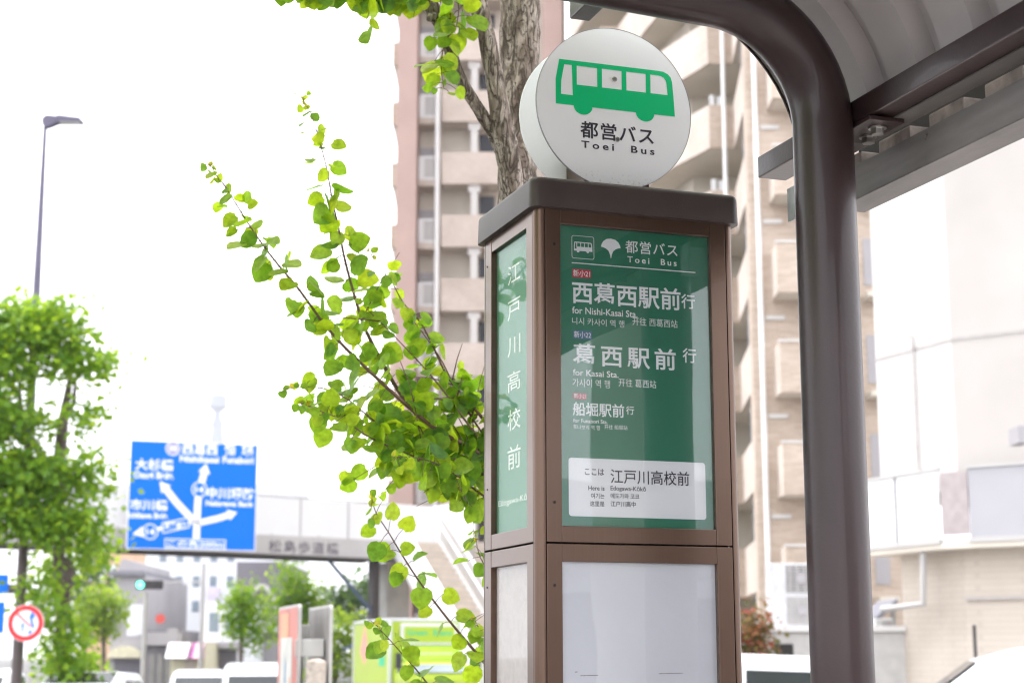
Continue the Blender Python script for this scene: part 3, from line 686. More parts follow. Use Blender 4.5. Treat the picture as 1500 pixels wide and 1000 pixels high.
def spray(pts, r0, r1, sz=.056, gap=.052, start=0.0, tips=3, jit=.03, skip=0.0, sub=0.0):
    P_ = [loc(W(x, y, Y)) for x, y, Y in pts]; dn = catmull(P_, .02); k = len(dn)
    tw.tube(dn, [r0+(r1-r0)*i/(k-1) for i in range(k)], 6, True, .12, 60)
    ln = sum((dn[i]-dn[i-1]).length for i in range(1, k)); acc = 0; nxt = start*ln
    for i in range(1, k):
        acc += (dn[i]-dn[i-1]).length
        if acc >= nxt:
            t = acc/ln; nxt += gap*.66*(1.0-.40*t)*random.uniform(.8, 1.25)
            ax = (dn[i]-dn[i-1]).normalized(); side = ax.cross(TOCAM).normalized()
            tw_ang = random.uniform(-.9, .9)
            side = (side*math.cos(tw_ang)+ax.cross(side)*math.sin(tw_ang)).normalized()
            for sg in (1, -1):
                if random.random() < skip: continue
                size = sz*(1-.62*max(0, (t-.76)/.24)**1.2)*random.uniform(.72, 1.12)
                pl = size*random.uniform(.25, .5); o = side*sg; b = dn[i]+o*pl+ax*pl*.3+Vector((random.gauss(0, jit), random.gauss(0, jit), random.gauss(0, jit)))*.4
                tw.tube([dn[i], (dn[i]+b)/2+Vector((0, 0, .003)), b], [.0011, .0009, .0008], 4, False)
                put_leaf(b, o+ax*.35, size)
            if sub and random.random() < sub*(1-t):
                e = dn[i]+(side*random.choice((1, -1))+ax*.8+Vector((0, 0, random.uniform(-.3, .5)))).normalized()*random.uniform(.08, .22)
                sub_pts = [dn[i], (dn[i]+e)/2+Vector((0, 0, .01)), e]; tw.tube(sub_pts, [.0022, .0015, .0008], 5, True)
                for q in range(random.randint(3, 6)):
                    f_ = (q+1)/6; b = dn[i]+(e-dn[i])*f_
                    put_leaf(b+Vector((random.gauss(0, .012), random.gauss(0, .012), random.gauss(0, .012))), Vector((random.gauss(0, 1), random.gauss(0, .6), random.gauss(0, .6))).normalized(), sz*random.uniform(.55, .95))
    e = dn[-1]; ax = (dn[-1]-dn[-4]).normalized()
    for q in range(tips):
        put_leaf(e-ax*.012*q, Vector((random.gauss(0, 1), random.gauss(0, .5), random.gauss(.6, .4))).normalized(), sz*random.uniform(.22, .34), q % 2 == 0, .1)
def YB(a, b, pts): return [(x, y, a+(b-a)*i/(len(pts)-1)) for i, (x, y) in enumerate(pts)]
spray(YB(4.55, 4.0, [(760, 745), (725, 690), (690, 656), (640, 630), (584, 583), (526, 529), (499, 502), (472, 471), (438, 424), (402, 381), (368, 334), (334, 280), (318, 258), (309, 243)]), .0085, .0008, .052, .042, .1, 4, sub=.26)
spray(YB(4.55, 4.3, [(760, 735), (720, 672), (660, 640), (618, 614), (584, 573), (550, 512), (530, 468), (507, 388), (496, 334), (487, 294), (478, 244), (467, 204), (455, 165), (441, 143)]), .0085, .0008, .054, .040, .1, 4, sub=.22)
spray(YB(4.5, 4.4, [(755, 690), (710, 617), (659, 556), (632, 502), (615, 471), (591, 444), (575, 415), (557, 393), (539, 368)]), .0055, .0007, .045, .050, .08, 3, skip=.35, sub=.35)
spray(YB(4.5, 4.45, [(750, 700), (706, 634), (672, 580), (648, 530), (618, 486), (590, 452)]), .004, .0007, .046, .050, .08, 2, skip=.25, sub=.3)
spray(YB(4.5, 4.15, [(755, 735), (700, 690), (632, 658), (584, 641), (540, 610), (510, 585), (478, 570), (448, 566), (428, 568)]), .005, .0008, .054, .044, .1, 2, sub=.35)
spray(YB(4.5, 4.1, [(755, 745), (690, 700), (598, 665), (543, 641), (506, 617), (470, 602), (440, 590)]), .004, .0008, .054, .042, .1, 3, sub=.35)
spray(YB(4.5, 4.2, [(755, 760), (700, 720), (660, 690), (620, 672), (575, 668)]), .004, .0008, .058, .045, .1, 2, sub=.35)
spray(YB(4.5, 4.35, [(752, 700), (700, 640), (640, 560), (585, 500), (540, 455), (525, 440)]), .004, .0008, .050, .045, .1, 2, skip=.3, sub=.35)
spray(YB(4.5, 4.0, [(765, 1040), (735, 1003), (708, 968), (660, 911), (617, 855), (587, 809), (569, 779), (551, 751), (545, 730)]), .0055, .0008, .051, .082, .15, 4, sub=.12)
spray(YB(4.4, 4.1, [(690, 1100), (655, 1040), (618, 990), (590, 958), (565, 930), (548, 912)]), .004, .0007, .050, .075, .25, 4)
spray(YB(4.5, 4.3, [(750, 800), (709, 767), (690, 742), (681, 730), (668, 700)]), .003, .0007, .040, .045, .2, 3, skip=.3)
spray(YB(4.5, 4.35, [(760, 870), (725, 845), (703, 815), (696, 780)]), .003, .0007, .040, .045, .2, 3)
spray(YB(4.5, 4.3, [(770, 1000), (730, 960), (708, 930), (694, 905)]), .003, .0007, .042, .045, .2, 3)
# hanging from the limb at the top of the view
spray(YB(4.35, 3.9, [(690, -60), (640, -40), (570, -27), (500, -22), (430, -22), (380, -22)]), .006, .0015, .062, .024, .05, 2, sub=.9)
spray(YB(4.35, 4.0, [(680, -50), (600, -24), (540, -18), (450, -16)]), .004, .0015, .062, .026, .05, 2, sub=.7)
spray(YB(4.4, 4.35, [(660, 20), (652, 60), (646, 95), (650, 130)]), .003, .0008, .055, .035, .05, 2)
spray(YB(4.4, 4.35, [(668, -10), (672, 15), (668, 40)]), .003, .0008, .062, .03, .0, 2)
tw.build('twig', mt['twig'], NT, True)
# crown above the view: shades the pillar; low left cluster added, unseen, to darken its left face
for i in range(5200):
    a = random.uniform(0, 6.28)
    if i < 2600: rr = 2.9*math.sqrt(random.random()); p = Vector((rr*math.cos(a)-.5, rr*math.sin(a)-.1, random.uniform(3.3, 6.6)))
    else: rr = 1.5*math.sqrt(random.random()); p = Vector((rr*math.cos(a)-1.75, rr*1.2*math.sin(a)-1.5, random.uniform(2.7, 4.3)))
    wp = p+torg; dd = wp-Vector((0, 0, CAMZ)); q = dd.dot(FWD)
    if q > 0 and 500-F_PX*dd.dot(UP)/q > -190: continue
    put_leaf(p, Vector((random.gauss(0, 1), random.gauss(0, 1), random.gauss(0, .4))).normalized(), random.uniform(.08, .13))
fo = raw('foliage', vs, fs, LEAF_NEAR, NT, True); raw('young_foliage', tvs, tfs, LEAF_TIP, NT, True)

# ------------------------------------------------------------------ other trees
def crown(blobs, n, L, cen, gap=.0, seed=1, dz=.0):
    """leaves in clumps spread through ellipsoids (cx,cy,cz,rx,ry,rz) relative to the tree base"""
    rnd = random.Random(seed); vs_, fs_ = [], []
    vol = [b[3]*b[4]*b[5] for b in blobs]; tot = sum(vol)
    for b, v in zip(blobs, vol):
        k = max(6, int(n*v/tot)); ncl = max(4, k//14)
        for c in range(ncl):
            while True:
                q = Vector((rnd.uniform(-1, 1), rnd.uniform(-1, 1), rnd.uniform(-1, 1)))
                if .25 < q.length < 1: break
            if rnd.random() < .6: q = q.normalized()*rnd.uniform(.72, 1.02)
            cc = Vector((b[0]+q.x*b[3], b[1]+q.y*b[4], b[2]+q.z*b[5]))
            for _ in range(14):
                p = cc+Vector((rnd.gauss(0, 1), rnd.gauss(0, 1), rnd.gauss(0, .8)))*L*1.7
                d = Vector((rnd.gauss(0, 1), rnd.gauss(0, 1), rnd.gauss(-.3, .6)))
                if d.length < .1: d = Vector((0, 0, -1))
                nr = Vector((rnd.gauss(0, .6), rnd.gauss(-.2, .6), rnd.gauss(.8, .5))); d.normalize(); nr -= d*nr.dot(d)
                if nr.length < .05: nr = d.orthogonal()
                leaf_geo(vs_, fs_, p, d, nr.normalized(), L*rnd.uniform(.7, 1.3), 1.2, rnd.uniform(0, .3), 0, True)
    return vs_, fs_
def tree(name, label, px, Y, blobs_px, n, L, lm, trunk_px, group=None, seed=1, limbs=(), z0=0.0):
    """blobs_px: (px, py, rx_px, ry_px); trunk_px: [(px,py,r)] down to the ground"""
    k = Y/F_PX; b = Vector((wx(px, Y), Y, z0)); t = thing(name, label, 'tree', b, 0, group)
    m = MB(); pts = [W(x, y, Y)-b for x, y, r in trunk_px]; rr = [r for *_, r in trunk_px]
    pts = [Vector((pts[0].x, pts[0].y, 0))]+pts; rr = [rr[0]*1.15]+rr
    m.tube(pts, rr, 10, True, .15, 3)
    m.build('trunk', mt['bark_far'], t, True)
    if limbs:
        for lm_ in limbs: m = MB(); m.tube([W(x, y, Y+dy)-b for x, y, dy, r in lm_], [r for *_, r in lm_], 8, True, .15, 3); m.build('limb', mt['bark_far'], t, True)
    bl = []
    for q in blobs_px:
        x, y, rx, ry = q[:4]; c = W(x, y, Y)-b; bl.append((c.x, (q[4] if len(q) > 4 else 0), c.z, rx*k, (rx+ry)/2*k*.8, ry*k))
    v_, f_ = crown(bl, n, L, b, seed=seed)
    raw('crown', v_, f_, lm, t); return t
tree('street_tree', 'tall bright green tree over the round red ringed sign at the left', 80, 30.0,
     [(40, 495, 52, 32, -0.9), (100, 492, 40, 30, -0.9), (150, 543, 36, 20, -0.9), (18, 548, 50, 30, -0.9), (112, 535, 40, 20, -0.9), (0, 620, 52, 38, -0.9), (55, 628, 32, 20, -0.9), (138, 622, 30, 17, -0.9), (28, 705, 52, 36, -0.9), (92, 708, 40, 26, -0.9), (140, 698, 34, 16, -0.9), (150, 795, 28, 18, -0.5), (150, 715, 28, 16, -0.8), (128, 775, 46, 22, -0.9), (72, 760, 50, 28, -0.9), (15, 765, 40, 28, -0.9), (112, 812, 34, 18, 0.5), (62, 832, 28, 16, 0.5), (80, 880, 20, 32, -0.75), (102, 930, 20, 34, -0.3), (80, 975, 32, 26, 0.9), (112, 985, 34, 20, -0.3)],
     14500, .122, LEAF_BRIGHT, [(88, 1000, .08), (90, 900, .10), (86, 800, .11), (86, 690, .12), (92, 620, .10), (100, 570, .06), (108, 520, .03)], 'street trees along the far road', 11,
     limbs=[[(86, 700, 0, .09), (60, 665, 0, .08), (42, 635, .1, .07), (30, 600, .2, .06), (28, 560, .2, .03)], [(95, 610, 0, .07), (108, 590, 0, .05), (110, 560, 0, .03)], [(88, 910, -.1, .08), (98, 860, -.2, .09), (100, 838, -.2, .13), (97, 815, -.2, .05)]])
tree('street_tree', 'small round yellow green tree beside the grey shop at the left', 150, 78, [(148, 885, 26, 22), (128, 890, 16, 20), (160, 900, 18, 26), (140, 915, 22, 18)], 1500, .22, LEAF_PALE, [(152, 1000, .10), (152, 940, .10), (150, 890, .06)], 'street trees along the far road', 12)
tree('street_tree', 'dark green broad tree behind the small yellow green tree', 128, 105, [(120, 850, 40, 22), (150, 845, 26, 18), (100, 880, 40, 30)], 1500, .30, LEAF_DARK, [(122, 1000, .2), (122, 900, .18), (122, 860, .1)], 'street trees along the far road', 13)
tree('street_tree', 'slim young pollarded tree in front of the white van and shops', 357, 50, [(358, 868, 17, 16), (348, 885, 16, 18), (372, 900, 14, 16), (352, 910, 20, 18), (341, 930, 9, 12), (374, 922, 11, 16), (362, 935, 12, 10), (368, 945, 8, 10)], 1700, .12, LEAF_BRIGHT, [(353, 1000, .06), (353, 950, .06), (355, 900, .05), (358, 870, .03)], 'street trees along the far road', 14)
tree('street_tree', 'taller leafy tree under the footbridge beside the map board', 420, 66, [(415, 832, 14, 14), (425, 858, 22, 22), (450, 868, 18, 22), (410, 880, 18, 20), (435, 890, 26, 24), (455, 905, 18, 16), (405, 915, 12, 14), (430, 925, 26, 20)], 3000, .15, LEAF_BRIGHT, [(428, 1000, .10), (428, 930, .10), (425, 870, .06)], 'street trees along the far road', 15)
tree('broad_tree', 'pale yellow shrubby tree beyond the boards and left of the truck', 490, 75, [(485, 930, 26, 30), (500, 960, 24, 30), (470, 965, 18, 30), (510, 915, 18, 20)], 1600, .22, LEAF_PALE, [(490, 1000, .1), (490, 950, .08)], None, 16)
tree('broad_tree', 'dark green tree in the gap between truck roof and bridge pier', 520, 95, [(525, 890, 30, 24), (500, 880, 26, 20), (548, 870, 16, 24), (470, 880, 20, 18), (530, 850, 20, 10)], 1500, .28, LEAF_DARK, [(520, 1000, .2), (520, 900, .15)], None, 17)
# red photinia bush near the air conditioner
def bush(name, label, px, py, Y, rx, ry, lm, n, L, seed):
    b = Vector((wx(px, Y), Y, 0)); c = W(px, py, Y)-b; k = Y/F_PX
    t = thing(name, label, 'bush', b)
    MB().tube([(0, 0, 0), (.02, 0, c.z)], [.05, .03], 8).build('stem', mt['bark_far'], t)
    v_, f_ = crown([(c.x, 0, c.z, rx*k, rx*k*.8, ry*k), (c.x-.1, 0, c.z*.55, rx*k*.9, rx*k*.7, c.z*.5)], n, L, b, seed=seed); raw('foliage', v_, f_, lm, t)
bush('red_leaf_bush', 'clipped bush with red young leaves at the foot of the apartment tower', 1102, 926, 28.6, 21, 30, LEAF_RED, 2200, .09, 5)

# ------------------------------------------------------------------ street lamp with sign, far left
YL = 30.0
def on(px, py, Y=YL): return W(px, py, Y)
lb = on(20, 1000); top = on(65, 178)
lx0 = top.x+.02
SL = thing('street_lamp', 'tall slim street lamp rising above the left tree with a flat head', 'street lamp', (lx0, YL, 0))
lo = Vector((lx0, YL, 0))
MB().tube([(0, 0, 0), (0, 0, .5), (0, 0, 5.6)], [.105, .10, .085], 16).build('lower_pole', mt['lamp_pole_brown'], SL, True)
MB().tube([(0, 0, 5.6), (0, 0, 8.2), (0, 0, top.z-.06)], [.085, .07, .035], 16).build('upper_pole', mt['lamp_pole'], SL, True)
k = YL/F_PX
hz = top.z
m = MB(); m.loft([[(x, y, z) for y, z in ((-hw_, z0), (hw_, z0), (hw_, z1), (-hw_, z1))] for x, hw_, z0, z1 in ((-.06, .04, hz-.03, hz+.05), (.0, .07, hz-.14, hz+.10), (.10, .08, hz-.11, hz+.10), (.22, .09, hz-.05, hz+.08), (.26, .13, hz-.03, hz+.09), (.66, .13, hz-.03, hz+.04), (.70, .11, hz-.04, hz+.0))])
hd = m.build('lamp_head', mt['lamp_pole'], SL); MB().box(.28, .66, -.10, .10, hz-.045, hz-.032).build('lens', mt['lamp_glass'], hd)
# round no-overtaking sign
YSg = 28.6; sc0 = W(37.5, 912, YSg); rs = 26.5*YSg/F_PX
NS = thing('traffic_sign', 'round red ringed white sign with two blue arrows on the lamp pole', 'road sign', (sc0.x, YSg, sc0.z))
MB().cyl((0, 0, 0), (0, 1, 0), rs, .01, 48).build('sign_plate', mt['sign_white'], NS)
def ann(r0, r1, y, n=48):
    mb = MB()
    for i in range(n):
        a, b = 2*math.pi*i/n, 2*math.pi*(i+1)/n
        mb.poly([(r0*math.cos(a), y, r0*math.sin(a)), (r1*math.cos(a), y, r1*math.sin(a)), (r1*math.cos(b), y, r1*math.sin(b)), (r0*math.cos(b), y, r0*math.sin(b))])
    return mb
ann(rs*.70, rs*.97, -.004).build('red_ring', mt['sign_red'], NS)
def flat(pts, y=-.005): return [(x*rs*1.12, y, z*rs*1.12) for x, z in pts]
mb = MB(); mb.poly(flat([(-.56, .50), (-.48, .56), (.30, -.14), (.24, -.20)], -.003)); mb.build('slash', mt['sign_red'], NS)
mb = MB(); mb.poly(flat([(.14, .22), (.30, .60), (.48, .26), (.36, .27), (.34, .12), (.46, -.22), (.34, -.24), (.22, .12), (.24, .24)])); mb.poly(flat([(-.24, -.14), (-.13, .04), (-.02, -.14), (-.09, -.14), (-.09, -.42), (-.17, -.42), (-.17, -.14)])); mb.poly(flat([(.16, -.40), (.28, -.30), (.36, -.42), (.30, -.46), (.2, -.56), (.14, -.5)])); mb.build('arrow', mt['arrow_blue'], NS)
MB().box(-.05, .05, .01, YL-YSg-.08, -.04, .04).build('clamp', mt['galv'], NS)
# blue plate and signal at the far left edge
b0 = W(-18, 870, 60); DS = thing('direction_sign', 'blue direction sign cut off by the left edge behind the lamp pole', 'road sign', (b0.x, 60, 0))
MB().tube([(0, .1, 0), (0, .1, b0.z+1)], .08, 10).build('pole', mt['galv'], DS)
MB().box(-.8, .62, 0, .03, b0.z-1.35, b0.z-.25).build('sign_plate', mt['road_blue'], DS); MB().box(-.8, .70, 0, .03, b0.z+.02, b0.z+.7).build('sign_plate', mt['road_blue'], DS)
def signal(name, label, px, py, Y, polex, poley_r, lit_left=True, arm_to=None, grp='horizontal traffic signals over the crossing'):
    c = W(px, py, Y); t = thing(name, label, 'traffic light', (polex, Y, 0), 0, grp); dx = c.x-polex; hw_, hh = .58, .19
    MB().tube([(0, .15, 0), (0, .15, c.z+.9)], [.10, .075], 12).build('pole', mt['rail_pale'], t, True)
    MB().tube([(0, .15, c.z+.12), (dx*.5, .15, c.z+.14), (dx, .15, c.z+.05)], .035, 8).build('arm', mt['rail_pale'], t, True)
    h = MB().box(dx-hw_, dx+hw_, -.05, .08, c.z-hh, c.z+hh, .05).build('signal_head', mt['black_plastic'], t)
    for i in range(3):
        lx = dx+(-.38+.38*i); lit = i == 0 and lit_left
        MB().cyl((lx, -.052, c.z), (0, -1, 0), .145, .02, 20).build('lens', mt['lens_green'] if lit else mt['lens_off'], h)
        v_ = MB()
        for q in range(9):
            a, b = R(20+q*140/9), R(20+(q+1)*140/9); v_.poly([(lx+.16*math.cos(a), -.05, c.z+.16*math.sin(a)), (lx+.16*math.cos(b), -.05, c.z+.16*math.sin(b)), (lx+.16*math.cos(b), -.22, c.z+.16*math.sin(b)), (lx+.16*math.cos(a), -.22, c.z+.16*math.sin(a))])
        v_.build('visor', mt['black_plastic'], h)
signal('traffic_signal', 'horizontal traffic signal showing green below the blue sign', 219, 856, 72, wx(293, 72), .1)
signal('traffic_signal', 'dark traffic signal at the left edge beside the blue plates', 3, 862, 66, wx(-30, 66), .1, False)
# slim pole under the green signal with a white banner
c = W(209, 1000, 70); PB = thing('utility_pole', 'slim grey pole standing below the green traffic light', 'pole', (c.x, 70, 0)); MB().tube([(0, 0, 0), (0, 0, wz(866, 70))], [.13, .08], 10).build('pole', mt['concrete'], PB, True)
MB().box(-.60, -.12, -.02, .02, wz(928, 70), wz(884, 70)).build('banner', mt['banner_white'], PB)
MB().cyl((.62, -.02, wz(905, 70)), (0, 1, 0), .2, .03, 20).build('round_plate', mt['shop_red'], PB)

# ------------------------------------------------------------------ overhead blue direction sign
YA, YB_ = 52.2, 53.5
A = W(184.5, 806, YA); B_ = W(374, 806, YB_); ux = Vector((B_.x-A.x, B_.y-A.y, 0)); sw_ = ux.length; ux.normalize()
zb, zt = wz(803.5, YA, 184), wz(643.5, YA, 188); sh = zt-zb
BS = thing('direction_sign', 'large blue overhead direction sign with white arrows on the footbridge', 'road sign', (A.x, A.y, zb), math.atan2(ux.y, ux.x))
MB().box(0, sw_, 0, .05, 0, sh).build('sign_plate', mt['sign_white'], BS)
bp_ = MB().box(.03, sw_-.03, -.006, -.0005, .03, sh-.03).build('sign_face', mt['road_blue'], BS)
def buv(x, y):
    lx = 50-40*(y-45)/890; rx = 1105-35*(y-90)/865; u = (x-lx)/(rx-lx); yt = 45+45*u; yb = 935+20*u; return u*sw_, (1-(y-yt)/(yb-yt))*sh
SWh = mt['sign_white']; BY = -.012
def bt(body, x0, y0, x1, y1, wgt=.015, m=SWh, off=0.0):
    wgt = wgt*1.3
    a, b = buv(x0, (y0+y1)/2), buv(x1, (y0+y1)/2); t0, t1 = buv((x0+x1)/2, y0), buv((x0+x1)/2, y1)
    lettering(body, (0, BY-off, 0), (1, 0, 0), (0, 0, 1), (a[0], t1[1], b[0], t0[1]), m, bp_, wgt, res=2)
def bpoly(name, pts, m=SWh, off=0.0): MB().poly([(*[buv(x, y)[0]], BY-off, buv(x, y)[1]) for x, y in pts]).build(name, m, bp_)
bt('西葛西', 470, 75, 765, 172, .02); bt('船', 820, 82, 915, 178, .02); bt('堀', 965, 88, 1060, 184, .02)
bt('Nishikasai', 450, 180, 775, 236, .025); bt('Funabori', 805, 188, 1065, 246, .025)
bt('大杉橋', 85, 205, 400, 300, .02); bt('Osugi Brdg.', 75, 308, 400, 384, .025); bt('市川橋', 45, 535, 350, 625, .02); bt('Ichikawa Brdg.', 30, 640, 350, 704, .025)
bt('中川堤防', 670, 440, 1070, 538, .02); bt('Nakagawa Bank', 660, 548, 1060, 606, .025)
def arrow(pts, wd, hl, hwid):
    (x0, y0), (x1, y1) = pts[-2], pts[-1]; L_ = math.hypot(x1-x0, y1-y0); dx, dy = (x1-x0)/L_, (y1-y0)/L_; bx_, by_ = x1-dx*hl, y1-dy*hl
    q = pts[:-1]+[(bx_, by_)]
    for (a, b), (c_, d_) in zip(q[:-1], q[1:]):
        l = math.hypot(c_-a, d_-b); nx, ny = -(d_-b)/l*wd/2, (c_-a)/l*wd/2; bpoly('arrow', [(a+nx, b+ny), (c_+nx, d_+ny), (c_-nx, d_-ny), (a-nx, b-ny)])
    nx, ny = -dy*hwid/2, dx*hwid/2; bpoly('arrow', [(bx_+nx-dx*8, by_+ny-dy*8), (x1, y1), (bx_-nx-dx*8, by_-ny-dy*8)], off=.001)
arrow([(580, 852), (592, 600), (604, 470), (648, 330), (668, 245)], 56, 70, 100); arrow([(575, 725), (420, 560), (285, 388)], 56, 75, 100); arrow([(575, 730), (760, 690), (922, 640)], 50, 70, 90); arrow([(575, 712), (420, 745), (60, 815)], 30, 85, 90)
def hexa(x, y, r, txt, fill):
    pts = [(x+r*math.cos(R(a)), y+r*math.sin(R(a))) for a in range(0, 360, 30)]; bpoly('route_shield', pts, SWh, .003); bpoly('route_shield', [(x+(px-x)*.86, y+(py-y)*.86) for px, py in pts], fill, .005); bt(txt, x-r*.55, y-r*.38, x+r*.55, y+r*.38, .03, SWh, .008)
hexa(610, 455, 66, '14', mt['road_blue']); hexa(205, 796, 66, '14', mt['road_blue']); hexa(395, 118, 62, '308', mat('shield_violet', (.28, .26, .55), .5))
bpoly('name_plate', [(298, 725), (520, 680), (528, 762), (306, 812)], SWh, .003); bpoly('name_plate', [(306, 733), (512, 690), (519, 755), (313, 802)], mt['road_blue'], .005)
bt('京葉道路', 318, 718, 508, 776, .02, SWh, .008)
bpoly('name_plate', [(322, 850), (824, 862), (822, 940), (320, 930)], SWh, .003); bpoly('name_plate', [(330, 858), (816, 870), (814, 932), (328, 922)], mt['road_blue'], .005); bt('この先200m', 342, 866, 806, 924, .02, SWh, .008)
for x_ in (.3, sw_-.4):
    for z_ in (.2, 1.6): MB().box(x_, x_+.1, .05, .5, z_, z_+.1).build('bracket', mt['galv'], BS)

# ------------------------------------------------------------------ footbridge
P1 = W(380, 812.5, 56.0); P2 = W(562, 823, 59.1); bu = Vector((P2.x-P1.x, P2.y-P1.y, 0)).normalized(); bn = Vector((-bu.y, bu.x, 0))
FB = thing('footbridge', 'pale pedestrian footbridge with dark lettering, white railings and a stair down to the pavement', 'footbridge', (P1.x, P1.y, 0), math.atan2(bu.y, bu.x))
zb, zt = P1.z, W(380, 782, 56).z; Lr = (P2-P1).length
x_l = -12.0
gd = MB(); gd.box(x_l, Lr+.4, 0, .28, zb+.04, zt, .02); gd.box(x_l, Lr+.4, 1.7, 1.98, zb+.04, zt, .02); gd.box(x_l, Lr+.4, .281, 1.699, zt-.18, zt-.05); gir = gd.build('girder', mt['bridge_paint'], FB)
MB().box(x_l, Lr+.38, -.12, .35, zb-.01, zb+.038).box(x_l, Lr+.38, 1.62, 2.05, zb-.01, zb+.038).build('bottom_flange', mt['bridge_dark'], FB)
zr = wz(727, 57)
for yy in (.05, 1.93):
    MB().box(x_l, Lr+.3, yy-.012, yy+.012, zt+.06, zr-.08).build('railing_panel', mt['bridge_white'], FB)
    mb = MB().box(x_l, Lr+.3, yy-.035, yy+.035, zr-.06, zr)
    xx = x_l+.1
    while xx < Lr+.3: mb.box(xx, xx+.05, yy-.04, yy-.0125, zt+.0, zr-.061); xx += 1.92
    mb.build('handrail', mt['rail_pale'], FB)
t0 = W(393, 808, 56.2); t1 = W(495, 814, 57.9)
def bxy(px, py):
    # intersect the view ray with the front face of the girder
    d = FWD + RT*((px-750)/F_PX) + UP*((500-py)/F_PX); n_ = Vector((bu.y, -bu.x, 0)); o = Vector((P1.x, P1.y, 0))
    s_ = (o-Vector((0, 0, CAMZ))).dot(n_)/d.dot(n_); p = Vector((0, 0, CAMZ))+d*s_; return (p-o).dot(bu), p.z
a, b = bxy(393, 808.5), bxy(496, 813); a2 = bxy(393, 789.5)
lettering('松島歩道橋', (0, -.006, 0), (1, 0, 0), (0, 0, 1), (a[0], a[1]-.0, b[0], a2[1]), mat('bridge_ink', (.10, .09, .11), .6), gir, .012, 1.18)
a, b = bxy(540, 812), bxy(556, 796); MB().box(a[0], b[0], -.012, -.002, a[1], b[1]).build('plate', mt['board_pale'], gir)
# pier
MB().box(Lr-.15, Lr+.12, .4, .75, 0, zb-.011, .02).build('pier', mt['bridge_dark'], FB)
MB().tube([(Lr, .55, 3.2), (Lr-1.9, .55, zb-.05)], .07, 8).tube([(Lr, .55, 3.0), (Lr+1.6, .55, 3.0)], .06, 8).tube([(Lr, .55, 2.4), (Lr-1.1, .8, 2.0)], .05, 8).build('brace', mt['steel_blue'], FB)
MB().box(Lr+.9, Lr+1.9, 1.1, 2.2, 0, zb, .03).build('rear_pier', mt['concrete'], FB)
# landing and stair (built along its own direction)
MB().box(Lr+.4, Lr+4.0, .0, 2.6, zb+.1, zt).build('landing', mt['bridge_paint'], FB)
MB().box(Lr+.4, Lr+4.0, 2.56, 2.6, zt+.02, zr+.25).box(Lr+3.96, Lr+4.0, .0, 2.55, zt+.02, zr+.25).build('landing_panel', mt['bridge_white'], FB)
sd_w = Vector((.325, -.946, 0)); inv = Matrix.Rotation(-math.atan2(bu.y, bu.x), 4, 'Z'); sdl = inv @ sd_w; sdn = Vector((-sdl.y, sdl.x, 0))
s0 = Vector((Lr+.42, -.02, 0)); SW2 = 1.7; nst = 27; rise = (zt-.15)/nst; run = rise/.52
stw = MB(); tr_ = MB()
def sp_(a, b, z): p = s0+sdl*a+sdn*b; return (p.x, p.y, z)
for i in range(nst):
    z1 = zt-rise*(i+1); a = run*i
    tr_.prism([sp_(a, .06, z1-.03), sp_(a+run, .06, z1-.03), sp_(a+run, SW2-.06, z1-.03), sp_(a, SW2-.06, z1-.03)], (0, 0, .03))
    tr_.prism([sp_(a, .06, z1+.001), sp_(a+.02, .06, z1+.001), sp_(a+.02, SW2-.06, z1+.001), sp_(a, SW2-.06, z1+.001)], (0, 0, rise-.032))
tr_.build('tread', mt['tread'], FB)
nz_ = MB()
for i in range(nst):
    z1 = zt-rise*(i+1); a = run*i; nz_.prism([sp_(a+run-.05, .06, z1+.001), sp_(a+run+.006, .06, z1+.001), sp_(a+run+.006, SW2-.06, z1+.001), sp_(a+run-.05, SW2-.06, z1+.001)], (0, 0, .012)); nz_.prism([sp_(a+run+.001, .06, z1-.05), sp_(a+run+.009, .06, z1-.05), sp_(a+run+.009, SW2-.06, z1-.05), sp_(a+run+.001, SW2-.06, z1-.05)], (0, 0, .05))
nz_.build('nosing', mt['rail_pale'], FB)
La = run*nst
for b0_, nm in ((0, 'stringer'), (SW2-.05, 'stringer')):
    p = [sp_(0, b0_, zt-.55), sp_(0, b0_, zt+.05), sp_(La, b0_, .28), sp_(La, b0_, .0), sp_(La-.4, b0_, 0)]
    q = sdn*.05; MB().prism(p, q).build(nm, mt['bridge_white'], FB)
    hgt = 1.05
    p = [sp_(0, b0_+.02, zt+.055), sp_(0, b0_+.02, zt+hgt), sp_(La, b0_+.02, .28+hgt-.05), sp_(La, b0_+.02, .285)]
    MB().prism(p, sdn*.012).build('stair_panel', mt['rail_pale'] if b0_ else mt['bridge_white'], FB)
    MB().tube([sp_(0, b0_+.025, zt+hgt+.03), sp_(La, b0_+.025, .28+hgt)], .05, 8).build('handrail', mt['bridge_white'], FB, True)
MB().tube([sp_(.3, SW2-.14, zt+.62), sp_(La, SW2-.14, .9)], .035, 8).build('handrail', mt['bridge_white'], FB, True)

# ------------------------------------------------------------------ apartment tower (stepped plan)
AT = thing('apartment_tower', 'tall stepped apartment block in beige tile with balconies on every floor', 'apartment block', (0, 0, 0))
FH = 2.88; NF = 15
